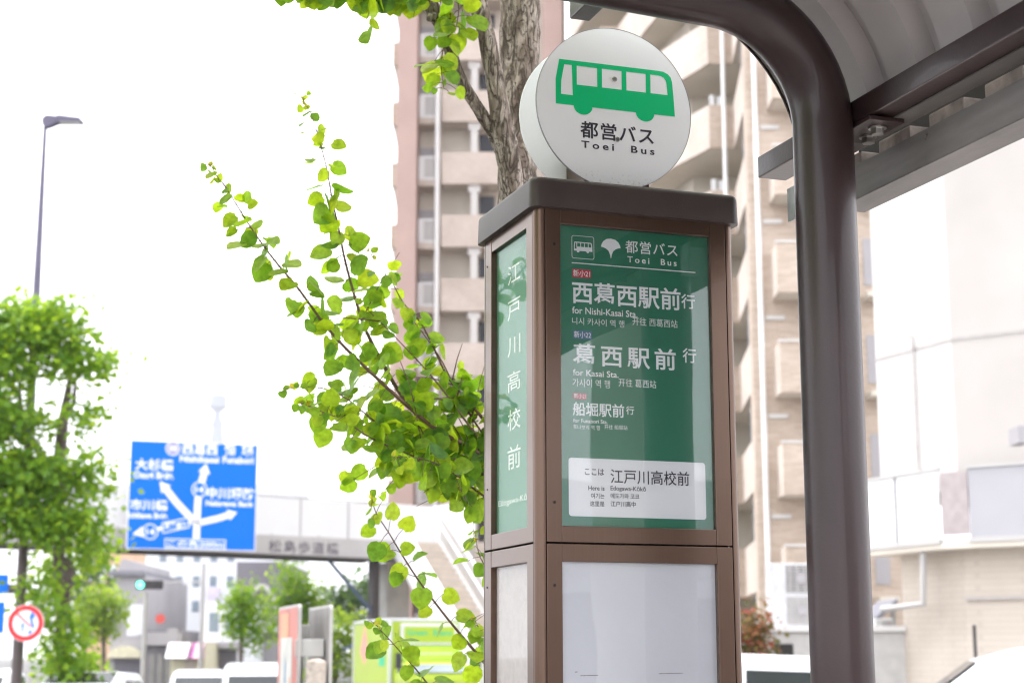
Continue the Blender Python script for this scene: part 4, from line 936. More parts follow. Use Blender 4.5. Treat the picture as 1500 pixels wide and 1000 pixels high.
# wing seen at the left: frontal at Y=72.5
Y4 = 72.5
def bx4(p0, p1): return wx(p0, Y4, 200), wx(p1, Y4, 200)
z4 = wz(317, Y4, 690)                      # one parapet top; others by whole floors
k0 = -int(z4//FH); tops4 = [z4+FH*(i+k0) for i in range(NF+1)]
HT = NF*FH
xl, xr = bx4(585, 613)
MB().box(xl, xr, Y4-1.5, Y4+9, 0, HT+1.2).build('end_wall', mt['pink_wall'], AT)
MB().box(xr+.002, wx(830, Y4, 200), Y4+.9, Y4+9, 0, HT).build('wing_wall', mt['recess'], AT)
for zt_ in tops4:
    # side balconies on the left end
    x0, x1 = wx(571, Y4, 200), xl-.002
    m = MB(); m.prism([(x0, Y4+1.2, zt_-1.05), (x1, Y4+1.2, zt_-1.30), (x1, Y4+1.2, zt_-.05), (x0, Y4+1.2, zt_-.05)], (0, 3.2, 0)); m.build('side_balcony', mt['tile_tan'], AT)
    MB().prism([(x0+.02, Y4+1.6, zt_-1.051), (x1-.22, Y4+1.6, zt_-2.0), (x1, Y4+1.6, zt_-2.0), (x1, Y4+1.6, zt_-1.301)], (0, 2, 0)).build('balcony_screen', mt['recess'], AT)
    # railing bay
    a, b = bx4(614, 640)
    MB().box(a, b, Y4-.1, Y4+.88, zt_-1.50, zt_-1.22).build('balcony_slab', mt['tile_pale'], AT)
    MB().box(a, b, Y4-.08, Y4-.04, zt_-1.21, zt_-.12).build('railing', mt['bridge_white'], AT)
    MB().box(a+.25, b-.08, Y4-.092, Y4-.081, zt_-1.1, zt_-.22).build('railing_panel', mt['rail_pale'], AT)
    MB().box(a+.02, b-.02, Y4+.5, Y4+.89, zt_-.10, zt_+.42).build('air_duct', mt['grey_shop'], AT)
    MB().box(a+.02, b-.02, Y4+.84, Y4+.895, zt_+.44, zt_+1.2).build('window', mt['soffit'], AT)
    # tiled parapet bay
    a, b = bx4(648, 735)
    MB().box(a, b, Y4-.3, Y4-.15, zt_-1.46, zt_).build('parapet', mt['tile_pale'], AT)
    MB().box(a, b, Y4-.149, Y4+.89, zt_-1.46, zt_-1.26).build('balcony_slab', mt['soffit'], AT)
    c0, c1 = bx4(690, 700); MB().box(c0, c1, Y4-.14, Y4+.3, zt_-1.25, zt_+1.1).build('column', mt['white_wall'], AT)
    MB().box(c0-.12, c1+.12, Y4-.145, Y4+.3, zt_+1.1, zt_+1.42).build('column_head', mt['white_wall'], AT)
    w0, w1 = bx4(702, 724); MB().box(w0, w1, Y4+.84, Y4+.895, zt_-1.2, zt_+1.15).build('window', mt['dark_glass'], AT)
dp0, dp1 = bx4(637.5, 645.5)
MB().tube([((dp0+dp1)/2, Y4-.35, 0), ((dp0+dp1)/2, Y4-.35, HT)], .115, 10).build('drain_pipe', mt['white_paint'], AT, True)
# second fin wall behind the tree
xl, xr = wx(796, 69, 50), wx(822, 69, 50); MB().box(xl, xr, 67.5, 76, 0, HT+1.2).build('end_wall', mt['pink_wall'], AT)
# bay 1 (nearest): tiled wall at Y=47.9 with box balconies
Y1 = 48.0; XA = wx(1098, Y1, 350); XB = wx(1330, Y1)
MB().box(XA, XB, Y1, Y1+.6, 0, HT).build('tower_wall', mt['tile_tan'], AT)
z1 = wz(355, 46.8, 1150)
k0 = -int(z1//FH)
for i in range(NF):
    zt_ = z1+FH*(i+k0); a, b = wx(1139, 46.8, 400), wx(1232, 46.8, 400)
    MB().box(a, b, 46.8, 46.95, zt_-1.45, zt_).build('parapet', mt['tile_tan'], AT)
    MB().box(a, a+.15, 46.951, Y1-.002, zt_-1.45, zt_).build('parapet_side', mt['tile_pale'], AT)
    MB().box(a+.151, b, 46.951, Y1-.002, zt_-1.45, zt_-1.28).build('balcony_slab', mt['soffit'], AT)
    MB().box(a-.03, b, 46.77, 46.95, zt_+.002, zt_+.06).build('coping', mt['white_wall'], AT)
    MB().box(wx(1118, Y1, 350), wx(1146, Y1, 350), Y1-.06, Y1-.003, zt_-2.02, zt_-1.90).build('ledge', mt['white_wall'], AT)
    c0, c1 = wx(1260, Y1, 400), wx(1288, Y1, 400)
    MB().box(c0, c1, Y1-.9, Y1-.004, zt_-1.5, zt_-1.35).build('balcony_slab', mt['soffit'], AT)
    MB().box(c0+.1, c1-.05, Y1-.03, Y1-.005, zt_-1.0, zt_+.4).build('window', mt['grey_shop'], AT)
pxp = wx(1111, Y1-.2, 330)
MB().tube([(pxp, Y1-.2, 0), (pxp, Y1-.2, HT)], .075, 10).build('drain_pipe', mt['white_paint'], AT, True)
# bay 2: receding side, angled parapets; frontal piece at Y=53.6
Y2 = 53.4
z2 = wz(154, 52.6, 1050); k0 = -int(z2//FH)
xa, xb = wx(1037, 52.6, 91), wx(1072, 52.6, 91)
MB().prism([(XA+.75, Y1+.601, 0), (xb+1.3, Y2+2.4, 0), (xa-.2, Y2+2.6, 0), (wx(905, 62)+.9, 62, 0), (wx(905, 62)+.9, 76, 0), (XB, 76, 0), (XB, Y1+.601, 0)], (0, 0, HT)).build('tower_wall', mt['recess'], AT)
pl = [(XA-.02, Y1+.05), (xb, 52.6), (xa, 52.6), (wx(966, 55.5, 72), 55.5), (wx(905, 60.5, 50), 60.5), (wx(880, 60.5, 50), 60.5), (wx(835, 66, 50), 66)]
for i in range(NF):
    zt_ = z2+FH*(i+k0)
    for (x0, y0), (x1, y1) in zip(pl[:-1], pl[1:]):
        d = Vector((x1-x0, y1-y0, 0)).normalized(); n_ = Vector((-d.y, d.x, 0))*-.14
        if n_.y < 0 and abs(d.x) > .9: n_ = -n_
        if abs(d.x) <= .9 and n_.x < 0: n_ = -n_
        MB().prism([(x0, y0, zt_-1.46), (x1, y1, zt_-1.46), (x1, y1, zt_), (x0, y0, zt_)], n_).build('parapet', mt['tile_pale'] if abs(d.x) <= .9 else mt['tile_tan'], AT)
    sl = MB(); sl.prism([(x+.12, y+.16, zt_-1.44) for x, y in pl]+[(x+1.9, y+2.4, zt_-1.44) for x, y in reversed(pl)], (0, 0, .16)); sl.build('balcony_slab', mt['soffit'], AT)
    # tall bluish window strip beside bay 1 and laundry-white screens
    MB().prism([(XA+.18, Y1+.62, zt_-1.2), (XA+.30, Y1+2.9, zt_-1.2), (XA+.30, Y1+2.9, zt_+1.36), (XA+.18, Y1+.62, zt_+1.36)], (-.03, 0, 0)).build('window', mt['blue_glass'], AT)
    MB().box(xa+.10, xa+.25, 53.2, 53.3, zt_-.9, zt_+.55).box(xa+.34, xa+.52, 53.2, 53.3, zt_-.9, zt_+.5).build('laundry', mt['bridge_white'], AT)
pxp = wx(1062, 52.3, 200); MB().tube([(pxp, 52.4, 0), (pxp, 52.4, HT)], .07, 10).build('drain_pipe', mt['white_paint'], AT, True)

# ------------------------------------------------------------------ white clinic building at the right
YW = 28.0; Cx = wx(1417, YW); WBt = thing('white_building', 'white painted building with panelled balcony band over a cream stone ground floor', 'building', (Cx, YW, 0))
dl = Vector((-.40, .916, 0)); dr = Vector((.80, -.60, 0)); Ll = 2.15; Lr_ = 9.0
zb0, zb1 = wz(792, YW-.35, 1400), wz(683, YW-.35, 1400)
def wp(pts, z0, z1, nm, m, par=WBt): return MB().prism([(x, y, z0) for x, y in pts], (0, 0, z1-z0)).build(nm, m, par)
l1 = dl*Ll; r1 = dr*Lr_; back = Vector((9.5, 4.5, 0))
wp([(0, 0), (l1.x, l1.y), (l1.x+9, l1.y+7), (r1.x+9, r1.y+7), (r1.x, r1.y)][::1], zb1-.35, 16, 'upper_wall', mt['white_wall'])
# beige right-hand face as a thin skin
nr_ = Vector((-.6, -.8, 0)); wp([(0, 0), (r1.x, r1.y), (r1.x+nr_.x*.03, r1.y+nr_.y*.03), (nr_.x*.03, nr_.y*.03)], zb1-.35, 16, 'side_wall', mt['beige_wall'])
gl_ = dl*1.75
wp([(.05, .06), (gl_.x+.05, gl_.y+.0), (gl_.x+9, gl_.y+7), (r1.x+9, r1.y+7), (r1.x, r1.y+.06)], 0, zb0+.02, 'ground_floor_wall', mt['stone_cream'])
# joints and pipe on the upper wall
zj = wz(497, YW, 1396)
nl_ = Vector((-.916, -.40, 0))
jm = mat('joint', (.42, .39, .38), .8)
wp([(nl_.x*.012, nl_.y*.012), (l1.x+nl_.x*.012, l1.y+nl_.y*.012), (l1.x, l1.y), (0, 0)], zj-.03, zj+.03, 'joint', jm); wp([(nr_.x*.045, nr_.y*.045), (r1.x+nr_.x*.045, r1.y+nr_.y*.045), (r1.x, r1.y), (0, 0)], zj-.03, zj+.03, 'joint', jm)
pm_ = dl*1.0+nl_*.05; MB().tube([(pm_.x, pm_.y, zb1), (pm_.x, pm_.y, wz(492, YW+.9, 1342))], .022, 8).tube([(pm_.x, pm_.y, wz(492, YW+.9, 1342)), ((dl*2.1+nl_*.05).x, (dl*2.1+nl_*.05).y, wz(488, YW+2))], .012, 6).build('wall_cable', jm, WBt)
# balcony band: facets
ov = .42
f0 = dl*2.35+nl_*ov; f1 = dl*.02+nl_*ov+Vector((0, -.05, 0)); f2 = dr*.30+nr_*ov; f3 = dr*Lr_+nr_*ov
def seg(a, b, z0, z1, th, nm, m, out=0.0):
    d = (b-a).normalized(); n_ = Vector((d.y, -d.x, 0))
    if n_.y > 0 and abs(n_.y) > .3: n_ = -n_
    if abs(n_.y) <= .45 and n_.x > 0: n_ = -n_
    a, b = a+n_*out, b+n_*out; q = -n_*th
    return MB().prism([(a.x, a.y, z0), (b.x, b.y, z0), (b.x+q.x, b.y+q.y, z0), (a.x+q.x, a.y+q.y, z0)], (0, 0, z1-z0)).build(nm, m, WBt)
mid = (f0+f1)/2
pan = mat('band_panel', (.36, .352, .375), .35, 0, .03, 1.2)
for a, b in ((f0, mid), (mid, f1), (f2, f2+dr*3.0), (f2+dr*3.0, f2+dr*6.0), (f2+dr*6.0, f3)):
    d = (b-a).normalized(); seg(a+d*.03, b-d*.03, zb0+.05, zb1-.055, .03, 'band_panel', pan if b is not mid and b is not f1 else mt['white_paint'])
    seg(a, b, zb1-.05, zb1, .10, 'band_rail', mt['rail_pale'], .03); seg(a, b, zb0-.03, zb0+.045, .10, 'band_rail', mt['rail_pale'], .03)
seg(mid-dl*.02, mid+dl*.02, zb0+.05, zb1-.055, .03, 'band_joint', mt['grey_dark'], .012)
seg(f1+Vector((.03, 0, 0)), f2-Vector((.0, .03, 0)), zb0+.10, zb1-.09, .03, 'band_post', mat('band_post_grey', (.36, .31, .31), .5))
wp([(f0.x, f0.y), (f1.x, f1.y), (f2.x, f2.y), (f3.x, f3.y), (r1.x+1, r1.y+1), (l1.x+1, l1.y+.5)], zb0-.12, zb0-.032, 'band_soffit', mt['soffit'])
# stone courses and white pipe of the ground floor
zc = wz(876, YW, 1400)
wp([(r1.x*.98, r1.y*.98-.0), (.03, .03), (.03-.02, .03-.025), (r1.x*.98-.02, r1.y*.98-.025)], zc-.02, zc+.02, 'stone_joint', jm)
p0 = gl_*.72+nl_*.03; g0 = W(1353, 800, YW+.9)-Vector((Cx, YW, 0)); g1 = W(1354, 885, YW+.9)-Vector((Cx, YW, 0)); g2 = W(1300, 893, YW+1.6)-Vector((Cx, YW, 0))
MB().tube([(g0.x-.12, g0.y-.45, zb0-.1), (g1.x-.12, g1.y-.45, g1.z), (g2.x-.2, g2.y-.5, g2.z)], .06, 10).build('waste_pipe', mt['rail_pale'], WBt, True)
MB().box(wx(1424, YW-1)-Cx, wx(1428, YW-1)-Cx, -1.15, -1.1, 1.2, wz(940, YW)+.25).build('wall_hook', mt['black_plastic'], WBt)
MB().box(wx(1484, 26)-Cx, wx(1500, 26)-Cx, -2.9, -2.4, zb1+.08, zb1+.33).build('wall_lamp', mt['grey_shop'], WBt)

# ------------------------------------------------------------------ air conditioners and low walls between the buildings
def ac_unit(label, px0, py0, px1, py1, Y, fans=2):
    a = W(px0, py1, Y); b = W(px1, py0, Y); t = thing('air_conditioner', label, 'air conditioner', (a.x, Y, a.z), 0, 'outdoor air conditioning units'); w_, h_ = b.x-a.x, b.z-a.z
    MB().box(0, w_, 0, .4, .08, h_, .02).build('casing', mt['ac_white'], t); MB().box(.1, .2, .02, .38, 0, .08).box(w_-.2, w_-.1, .02, .38, 0, .08).build('foot', mt['galv'], t)
    gm = MB(); fm = MB()
    for i in range(fans):
        z0_ = .08+(h_-.08)/fans*i+.04; z1_ = .08+(h_-.08)/fans*(i+1)-.04; x0_ = w_*.36
        MB().box(x0_, w_-.03, -.008, -.001, z0_, z1_).build('fan_opening', mt['grey_dark'] if i else mt['grey_shop'], t)
        for q in range(9): zz = z0_+(z1_-z0_)*(q+.5)/9; gm.box(x0_, w_-.03, -.02, -.009, zz-.012, zz+.012)
        for q in range(4): xx = x0_+(w_-.03-x0_)*(q+.5)/4; gm.box(xx-.01, xx+.01, -.026, -.0205, z0_, z1_)
        fm.cyl(((x0_+w_-.03)/2, -.03, (z0_+z1_)/2), (0, -1, 0), .09, .02, 20)
    gm.build('grille', mt['board_pale'], t); fm.build('fan_hub', mt['grey_shop'], t)
ac_unit('tall double fan white air conditioner on the low concrete block', 1128, 824, 1196, 924, 30)
ac_unit('small white air conditioner low between the pole and white building', 1284, 905, 1308, 938, 34, 1)
c = W(1095, 963, 30); CW = thing('low_block', 'low pale concrete block with a dark opening under the air conditioner', 'block', (c.x, 29.6, 0))
bx_, bz_ = wx(1192, 29.6)-c.x+1.6, wz(925.5, 29.6)
MB().box(0, bx_, 0, 1.2, 0, bz_, .02).build('block_wall', mt['board_pale'], CW); MB().box(-.08, bx_, -.08, 1.25, bz_+.002, bz_+.1, .01).build('coping', mt['white_wall'], CW); MB().box(.42, .74, -.01, -.001, .9, bz_-.2).build('opening', mt['bronze_dark'], CW)
c = W(1284, 961, 33); ML = thing('boundary_wall', 'stained mossy wall below the small air conditioner', 'wall', (c.x, 33.2, 0)); MB().box(-.3, 2.5, 0, .3, 0, wz(938, 33.2)).build('wall', mt['moss'], ML)
# small grey shed roof between
c = W(1284, 890, 36); SH = thing('lean_to_roof', 'small sloping grey roof between the tower and white building', 'roof', (c.x, 36, 0)); MB().prism([(-.2, 0, c.z-.45), (.45, 0, c.z+.1), (.45, 0, c.z+.2), (-.2, 0, c.z-.33)], (0, 2, 0)).build('roof', mt['roof_grey'], SH); MB().box(.36, .44, .2, .3, 0, c.z).box(.36, .44, 1.6, 1.7, 0, c.z).build('post', mt['galv'], SH)

# ------------------------------------------------------------------ vehicles
def vehicle(name, label, cat, loc, rz, st, paint, glass_st, wheels, wr=.30, group=None, front_i=(1, 2), rear_i=None, glassm='car_glass', tm=.05):
    """st: stations (x, zbottom, zshoulder, ztop, half width, half width at roof)"""
    t = thing(name, label, cat, loc, rz, group)
    def ring(s):
        x, zb_, zs, zt_, hw_, ht = s; r = min(.07, (zt_-zs)*.4)
        one = [(hw_-.05, zb_), (hw_, zb_+.08), (hw_+.0, (zb_+zs)*.55), (hw_-.01, zs), (ht, zt_-r), (ht-.05, zt_-r*.3), (ht-.16, zt_)]
        return [(x, y, z) for y, z in one]+[(x, -y, z) for y, z in reversed(one)]
    rg = [ring(s) for s in st]; body = MB().loft(rg).build('body', paint, t, True)
    gm = mt[glassm]
    def lerp(a, b, f): return Vector(a)*(1-f)+Vector(b)*f
    for side in (1, -1):
        for f0, f1, i, j in glass_st:
            ii = (3, 4) if side == 1 else (10, 9)
            A0, A1, B0, B1 = rg[i][ii[0]], rg[i][ii[1]], rg[j][ii[0]], rg[j][ii[1]]
            q = []
            for f, v in ((f0, .10), (f1, .10), (f1, .84), (f0, .84)):
                q.append(lerp(lerp(A0, B0, f), lerp(A1, B1, f), v)+Vector((0, side*.008, 0)))
            MB().prism(q, (0, -side*.006, 0)).build('side_window', gm, t)
    for (i, j), nm in (((front_i), 'windscreen'), ((rear_i), 'rear_window')) if rear_i else (((front_i), 'windscreen'),):
        A0, A1 = Vector(rg[i][6]), Vector(rg[i][7]); B0, B1 = Vector(rg[j][6]), Vector(rg[j][7]); up = Vector((B0.x-A0.x, 0, B0.z-A0.z)); nn = Vector((up.z, 0, -up.x)).normalized()
        if nn.z < 0: nn = -nn
        ex = Vector((0, .07, 0))
        q = [A0*.93+B0*.07+ex, A1*.93+B1*.07-ex, B1*(1-tm)+A1*tm-ex, B0*(1-tm)+A0*tm+ex]; MB().prism([v+nn*.010 for v in q], -nn*.006).build(nm, gm, t)
    hw_ = max(s[4] for s in st)
    for x in wheels:
        for side in (1, -1):
            wv = MB().cyl((x, side*(hw_-.17), wr), (0, side, 0), wr, .18, 28, .03).build('wheel', mt['rubber'], t, True); MB().cyl((x, side*(hw_+.005), wr), (0, side, 0), wr*.62, .012, 20, .004).build('rim', mt['galv'], wv, True)
    fx, rx_ = st[0][0], st[-1][0]; sgn = 1 if fx > rx_ else -1
    for side in (1, -1):
        MB().box(fx-.03, fx+.03, side*(st[0][4]-.32), side*(st[0][4]-.06), .62, .76, .02).build('headlight', mt['lamp_glass'], t)
        MB().box(rx_-.03, rx_+.03, side*(st[-1][4]-.20), side*(st[-1][4]-.05), .75, 1.05, .02).build('tail_light', mt['red_lens'], t)
        MB().box(st[1][0]-.25, st[1][0]-.13, side*(hw_+.01), side*(hw_+.16), 1.0, 1.14, .02).build('door_mirror', paint, t)
    return t
SEDAN = [(2.1, .25, .62, .70, .72, .62), (1.95, .2, .72, .80, .80, .70), (.95, .2, .86, .98, .84, .70), (.15, .2, .90, 1.42, .85, .62), (-.9, .2, .92, 1.46, .85, .62), (-1.75, .2, .92, 1.12, .84, .68), (-2.05, .25, .85, .95, .78, .66)]
HATCH = [(1.85, .25, .62, .74, .70, .60), (1.7, .2, .76, .86, .78, .68), (.95, .2, .90, 1.02, .83, .70), (.2, .2, .93, 1.47, .84, .66), (-1.2, .2, .95, 1.50, .84, .66), (-1.75, .2, .95, 1.30, .83, .66), (-1.9, .25, .85, 1.0, .78, .66)]
VAN = [(2.15, .25, .70, .82, .78, .66), (2.0, .2, .86, .98, .84, .72), (1.45, .2, 1.02, 1.18, .85, .72), (.75, .2, 1.06, 1.70, .85, .70), (.45, .2, 1.06, 1.78, .85, .71), (-.3, .2, 1.06, 1.83, .85, .71), (-1.8, .2, 1.06, 1.80, .85, .71), (-2.1, .2, 1.02, 1.60, .84, .70), (-2.18, .25, .9, 1.1, .80, .68)]
KEI = [(1.68, .25, .72, .86, .66, .60), (1.6, .2, .9, 1.02, .71, .64), (1.42, .2, .98, 1.14, .72, .66), (.85, .2, 1.02, 1.74, .725, .62), (-.2, .2, 1.02, 1.78, .725, .63), (-1.5, .2, 1.02, 1.76, .72, .63), (-1.66, .2, 1.0, 1.6, .715, .62), (-1.7, .25, .9, 1.1, .70, .6)]
GS = [(.35, .92, 2, 3), (.06, .46, 3, 4), (.54, .97, 3, 4)]
GV = [(.45, .95, 2, 3), (.06, .94, 4, 5), (.03, .47, 5, 6), (.53, .97, 5, 6)]
GRP = 'cars waiting on the road under the footbridge'
vehicle('parked_car', 'white hatchback with dark rear window at the lower left', 'car', (wx(150, 31), 31, 0), R(90), HATCH, mt['car_white'], GS, (1.2, -1.2), .29, GRP, (2, 3), (5, 4), tm=.10)
vehicle('parked_car', 'white low saloon car just left of the white van', 'car', (wx(294, 40), 40, 0), R(-80), SEDAN, mt['car_white'], GS, (1.3, -1.3), .30, GRP, (2, 3), (5, 4), tm=.3)
vehicle('white_van', 'white minivan with dark side window below the slim young tree', 'van', (wx(378, 38), 38, -.2), R(-82), VAN, mt['car_white'], GV, (1.35, -1.3), .32, GRP, (2, 3), (7, 6), tm=.3)
vehicle('parked_car', 'white car cut off by the lower left corner', 'car', (wx(-28, 36), 36, 0), R(-85), HATCH, mt['car_white'], GS, (1.2, -1.2), .29, GRP, (2, 3), (5, 4), tm=.3)
vehicle('white_van', 'small white van parked below the tall air conditioner', 'van', (wx(1116, 20.5), 20.5, .0), R(-12), KEI, mt['car_white'], [(.4, .95, 2, 3), (.05, .95, 3, 4), (.03, .45, 4, 5), (.53, .95, 4, 5)], (1.1, -1.1), .28, 'vans parked before the white building', (2, 3), (6, 5))
vehicle('white_van', 'white minivan in the lower right corner before the stone wall', 'van', (wx(1500, 12.6)+.42, 12.6, .03), R(168), VAN, mt['car_white'], GV, (1.35, -1.3), .32, 'vans parked before the white building', (2, 3), (7, 6))
# delivery truck
YTk = 46.0
a = W(570, 968, YTk); b = W(676, 968, YTk); hd_ = math.atan2(1.62, 5.5)
TK = thing('delivery_truck', 'lime green box truck with a white framed sign over its cab', 'truck', ((a.x+b.x)/2, YTk, 0), 0)
TK.rotation_euler = (0, 0, hd_)
tw2 = 1.0; zt0 = wz(905, YTk, 620); zc0 = wz(969, YTk, 620)
bxz = .95
MB().box(-tw2, tw2, .02, 4.9, bxz, zt0-.08, .02).build('cargo_box', mt['lime'], TK)
fr = MB().box(-tw2-.02, tw2+.02, .0, 4.92, zt0-.078, zt0, .02)
for x in (-tw2, tw2-.06): fr.box(x-.015, x+.075, -.012, .06, bxz, zt0-.08, .006)
for x in (-tw2, tw2): fr.box(x-.02, x+.02, 4.80, 4.92, bxz, zt0-.08)
fr.build('box_trim', mt['truck_white'], TK)
fs_ = MB().box(-.70, .86, -.12, -.014, zc0+.44, zt0-.14, .03).build('roof_sign', mt['truck_white'], TK); MB().box(-.62, .78, -.128, -.121, zc0+.52, zt0-.22).build('sign_face', mt['lime'], fs_)
lettering('Green  Beans', (0, -.134, 0), (1, 0, 0), (0, 0, 1), (-.54, zc0+.70, .70, zc0+.86), mt['lime_text'], fs_, .02)
MB().loft([[(-.80, -.9, zc0+.05), (.86, -.9, zc0+.05), (.86, -.015, zc0+.05), (-.80, -.015, zc0+.05)], [(-.72, -.35, zc0+.42), (.80, -.35, zc0+.42), (.80, -.015, zc0+.42), (-.72, -.015, zc0+.42)]]).build('wind_deflector', mt['lime_deep'], TK)
MB().box(-.35, .6, -.66, -.60, zc0+.16, zc0+.24).build('deflector_bar', mt['truck_white'], TK)
cb = MB(); cb.loft([[(-.86, y0, .45), (.86, y0, .45), (.86, y1, .45), (-.86, y1, .45)] if z == 0 else [(-hw2, y0, z), (hw2, y0, z), (hw2, y1, z), (-hw2, y1, z)] for z, hw2, y0, y1 in ((0, .86, -1.62, -.03), (1.15, .88, -1.66, -.03), (1.30, .87, -1.62, -.03), (zc0-.02, .80, -1.15, -.03), (zc0+.03, .74, -1.0, -.03))]); cb.build('cab', mt['lime'], TK, False)
MB().prism([(-.76, -1.60, 1.34), (.76, -1.60, 1.34), (.70, -1.19, zc0-.06), (-.70, -1.19, zc0-.06)], (0, -.02, .012)).build('windscreen', mt['clear_glass'], TK)
for s_ in (1, -1): MB().prism([(s_*.873, -1.45, 1.35), (s_*.873, -.35, 1.35), (s_*.81, -.35, zc0-.1), (s_*.81, -1.1, zc0-.1)], (s_*.01, 0, .0)).build('side_window', mt['car_glass'], TK); MB().box(s_*.98, s_*1.14, -1.5, -1.42, 1.45, 1.85, .02).build('door_mirror', mt['black_plastic'], TK); MB().box(s_*.5, s_*.78, -1.685, -1.66, .75, .92, .01).build('headlight', mt['lamp_glass'], TK)
for yy in (-1.0, 3.4):
    for s_ in (1, -1): MB().cyl((s_*.68, yy, .36), (s_, 0, 0), .36, .22, 24, .03).build('wheel', mt['rubber'], TK, True)
MB().box(-.7, .7, -.02, 4.7, .55, bxz-.002).build('chassis', mt['black_plastic'], TK)
sd2 = MB(); sd2.poly([(-tw2-.004, 3.9, 1.9), (-tw2-.004, 3.2, 2.7), (-tw2-.004, 2.8, 1.9), (-tw2-.004, 3.2, 1.5)]); sd2.build('side_graphic', mat('graphic_coral', (.75, .30, .25), .5), TK)
sd2 = MB(); sd2.poly([(-tw2-.004, 1.3, 1.5), (-tw2-.004, .5, 1.5), (-tw2-.004, .6, 2.0), (-tw2-.004, 1.2, 2.0)]); sd2.build('side_graphic', mt['lime_text'], TK)

# ------------------------------------------------------------------ pair of sign boards on a post, left of the truck
YM = 11.5
def board_at(px, Y): return wx(px, Y)
MBd = thing('map_board', 'pair of tilted information boards, a red framed map and a plain grey back', 'information board', (wx(442, YM), YM, 0))
ox, oy = wx(442, YM), YM
def bd(px0, Y0, px1, Y1, py0, py1):
    a = W(px0, 961, Y0); b = W(px1, 961, Y1); za = W(px0, py0, Y0).z; return Vector((a.x-ox, a.y-oy, 0)), Vector((b.x-ox, b.y-oy, 0)), W(px1, py1, Y1).z
def board(a, b, z1, m_face, nm, th=.022):
    d = (b-a); L_ = d.length; d.normalize(); n_ = Vector((-d.y, d.x, 0)); M = Matrix(((d.x, n_.x, 0, a.x), (d.y, n_.y, 0, a.y), (0, 0, 1, 0), (0, 0, 0, 1)))
    pts = rrect(0, .55, L_, z1, .035); pl_ = MB(); pl_.prism([(x, 0, z) for x, z in pts], (0, th, 0)); o = pl_.build(nm, mt['board_pale'], MBd, False, M)
    ins = rrect(.018, .57, L_-.018, z1-.018, .025); MB().poly([(x, -.002, z) for x, z in ins]).build('board_face', m_face, o, False, M); return o, M, L_
a, b, z1_ = bd(407, 12.45, 436, 11.6, 903, 884); o1_, M1, L1 = board(a, b, z1_, mt['map_red'], 'map_panel')
MB().poly([(x, -.004, z) for x, z in rrect(.14, .7, L1*.75, z1_-.22, .02)]).build('map', mt['map_pale'], o1_, False, M1)
MB().poly([(x, -.0045, z) for x, z in rrect(.14, z1_-.22, L1*.55, z1_-.05, .02)]).build('map_title', mt['map_orange'], o1_, False, M1)
mb = MB(); mb.poly([(L1*.36, -.006, .72), (L1*.5, -.006, .72), (L1*.46, -.006, 1.7), (L1*.40, -.006, 1.75)]); mb.build('map_river', mt['map_blue'], o1_, False, M1)
mb = MB(); mb.poly([(L1*.62, -.006, .72), (L1*.72, -.006, .72), (L1*.70, -.006, 1.6), (L1*.64, -.006, 1.62)]); mb.build('map_road', mt['map_orange'], o1_, False, M1)
mb = MB(); mb.poly([(L1*.24, -.006, 1.1), (L1*.34, -.006, 1.0), (L1*.34, -.006, 1.5), (L1*.25, -.006, 1.55)]); mb.build('map_park', mt['map_green'], o1_, False, M1)
a2_, b2_, z2_ = bd(451, 12.35, 482, 11.5, 904, 885); board(a2_, b2_, z2_, mt['board_grey'], 'back_panel')
zk = wz(948, YM)
MB().tube([((a.x+b.x)/2+.06, (a.y+b.y)/2+.0, 0), ((a.x+b.x)/2+.06, (a.y+b.y)/2, wz(925, YM))], .05, 12).build('post', mt['board_pale'], MBd, True)
MB().box(wx(434, 11.7)-ox, wx(476, 11.7)-ox, .12, .17, zk-.06, zk+.06, .006).build('bracket', mt['board_pale'], MBd)
MB().box(wx(434, 11.9)-ox, wx(455, 11.9)-ox, .3, .34, zk+.04, zk+.16, .006).build('bracket', mt['board_pale'], MBd)
ck = MB(); ck.tube([((wx(462, 11.4)-ox), -.02, .5), ((wx(461, 11.4)-ox), -.02, 1.2), ((wx(462, 11.4)-ox), -.02, zk-.09), ((wx(462, 11.4)-ox), -.02, zk-.07)], [.07, .06, .065, .02], 14, True, .5, 14); ck.build('wrapping', mt['cloth'], MBd, True)

# ------------------------------------------------------------------ shops and houses in the distance, left
def blockb(name, label, px0, px1, py0, Y, depth, m, cat='building', grp='shops beyond the crossing'):
    a, b = wx(px0, Y), wx(px1, Y); t = thing(name, label, cat, (a, Y, 0), 0, grp); h = wz(py0, Y); MB().box(0, b-a, 0, depth, 0, h).build('wall', m, t); return t, b-a, h
t, w_, h_ = blockb('shop_building', 'grey rendered shop with dark flat eaves beside the small round tree', 160, 209, 842, 92, 12, mt['grey_shop'])
MB().box(-.2, w_, -.4, 10, h_+.002, h_+.25).build('eaves', mt['roof_grey'], t); MB().prism([(.0, 1, h_+.252), (w_-.1, 1, h_+.252), (w_-.1, 1, h_+.6), (.25, 1, h_+1.0)], (0, 6, 0)).build('roof', mt['grey_shop'], t)
MB().box(.9, 1.5, -.05, -.002, wz(930, 92), wz(886, 92)).build('window', mt['shop_white'], t)
aw = MB(); aw.loft([[(.3+.9*math.cos(R(i))+.6, -.6 if k_ else -.01, wz(962, 92)+.62*math.sin(R(i))) for i in range(0, 181, 20)] for k_ in (0, 1)]); aw.build('awning', mt['shop_cream'], t)
MB().box(.3, 1.7, -.06, -.002, .2, wz(966, 92)).build('shop_window', mt['grey_dark'], t)
t, w_, h_ = blockb('shop_building', 'tall white blank building directly under the blue sign', 208, 346, 690, 110, 14, mt['shop_white'])
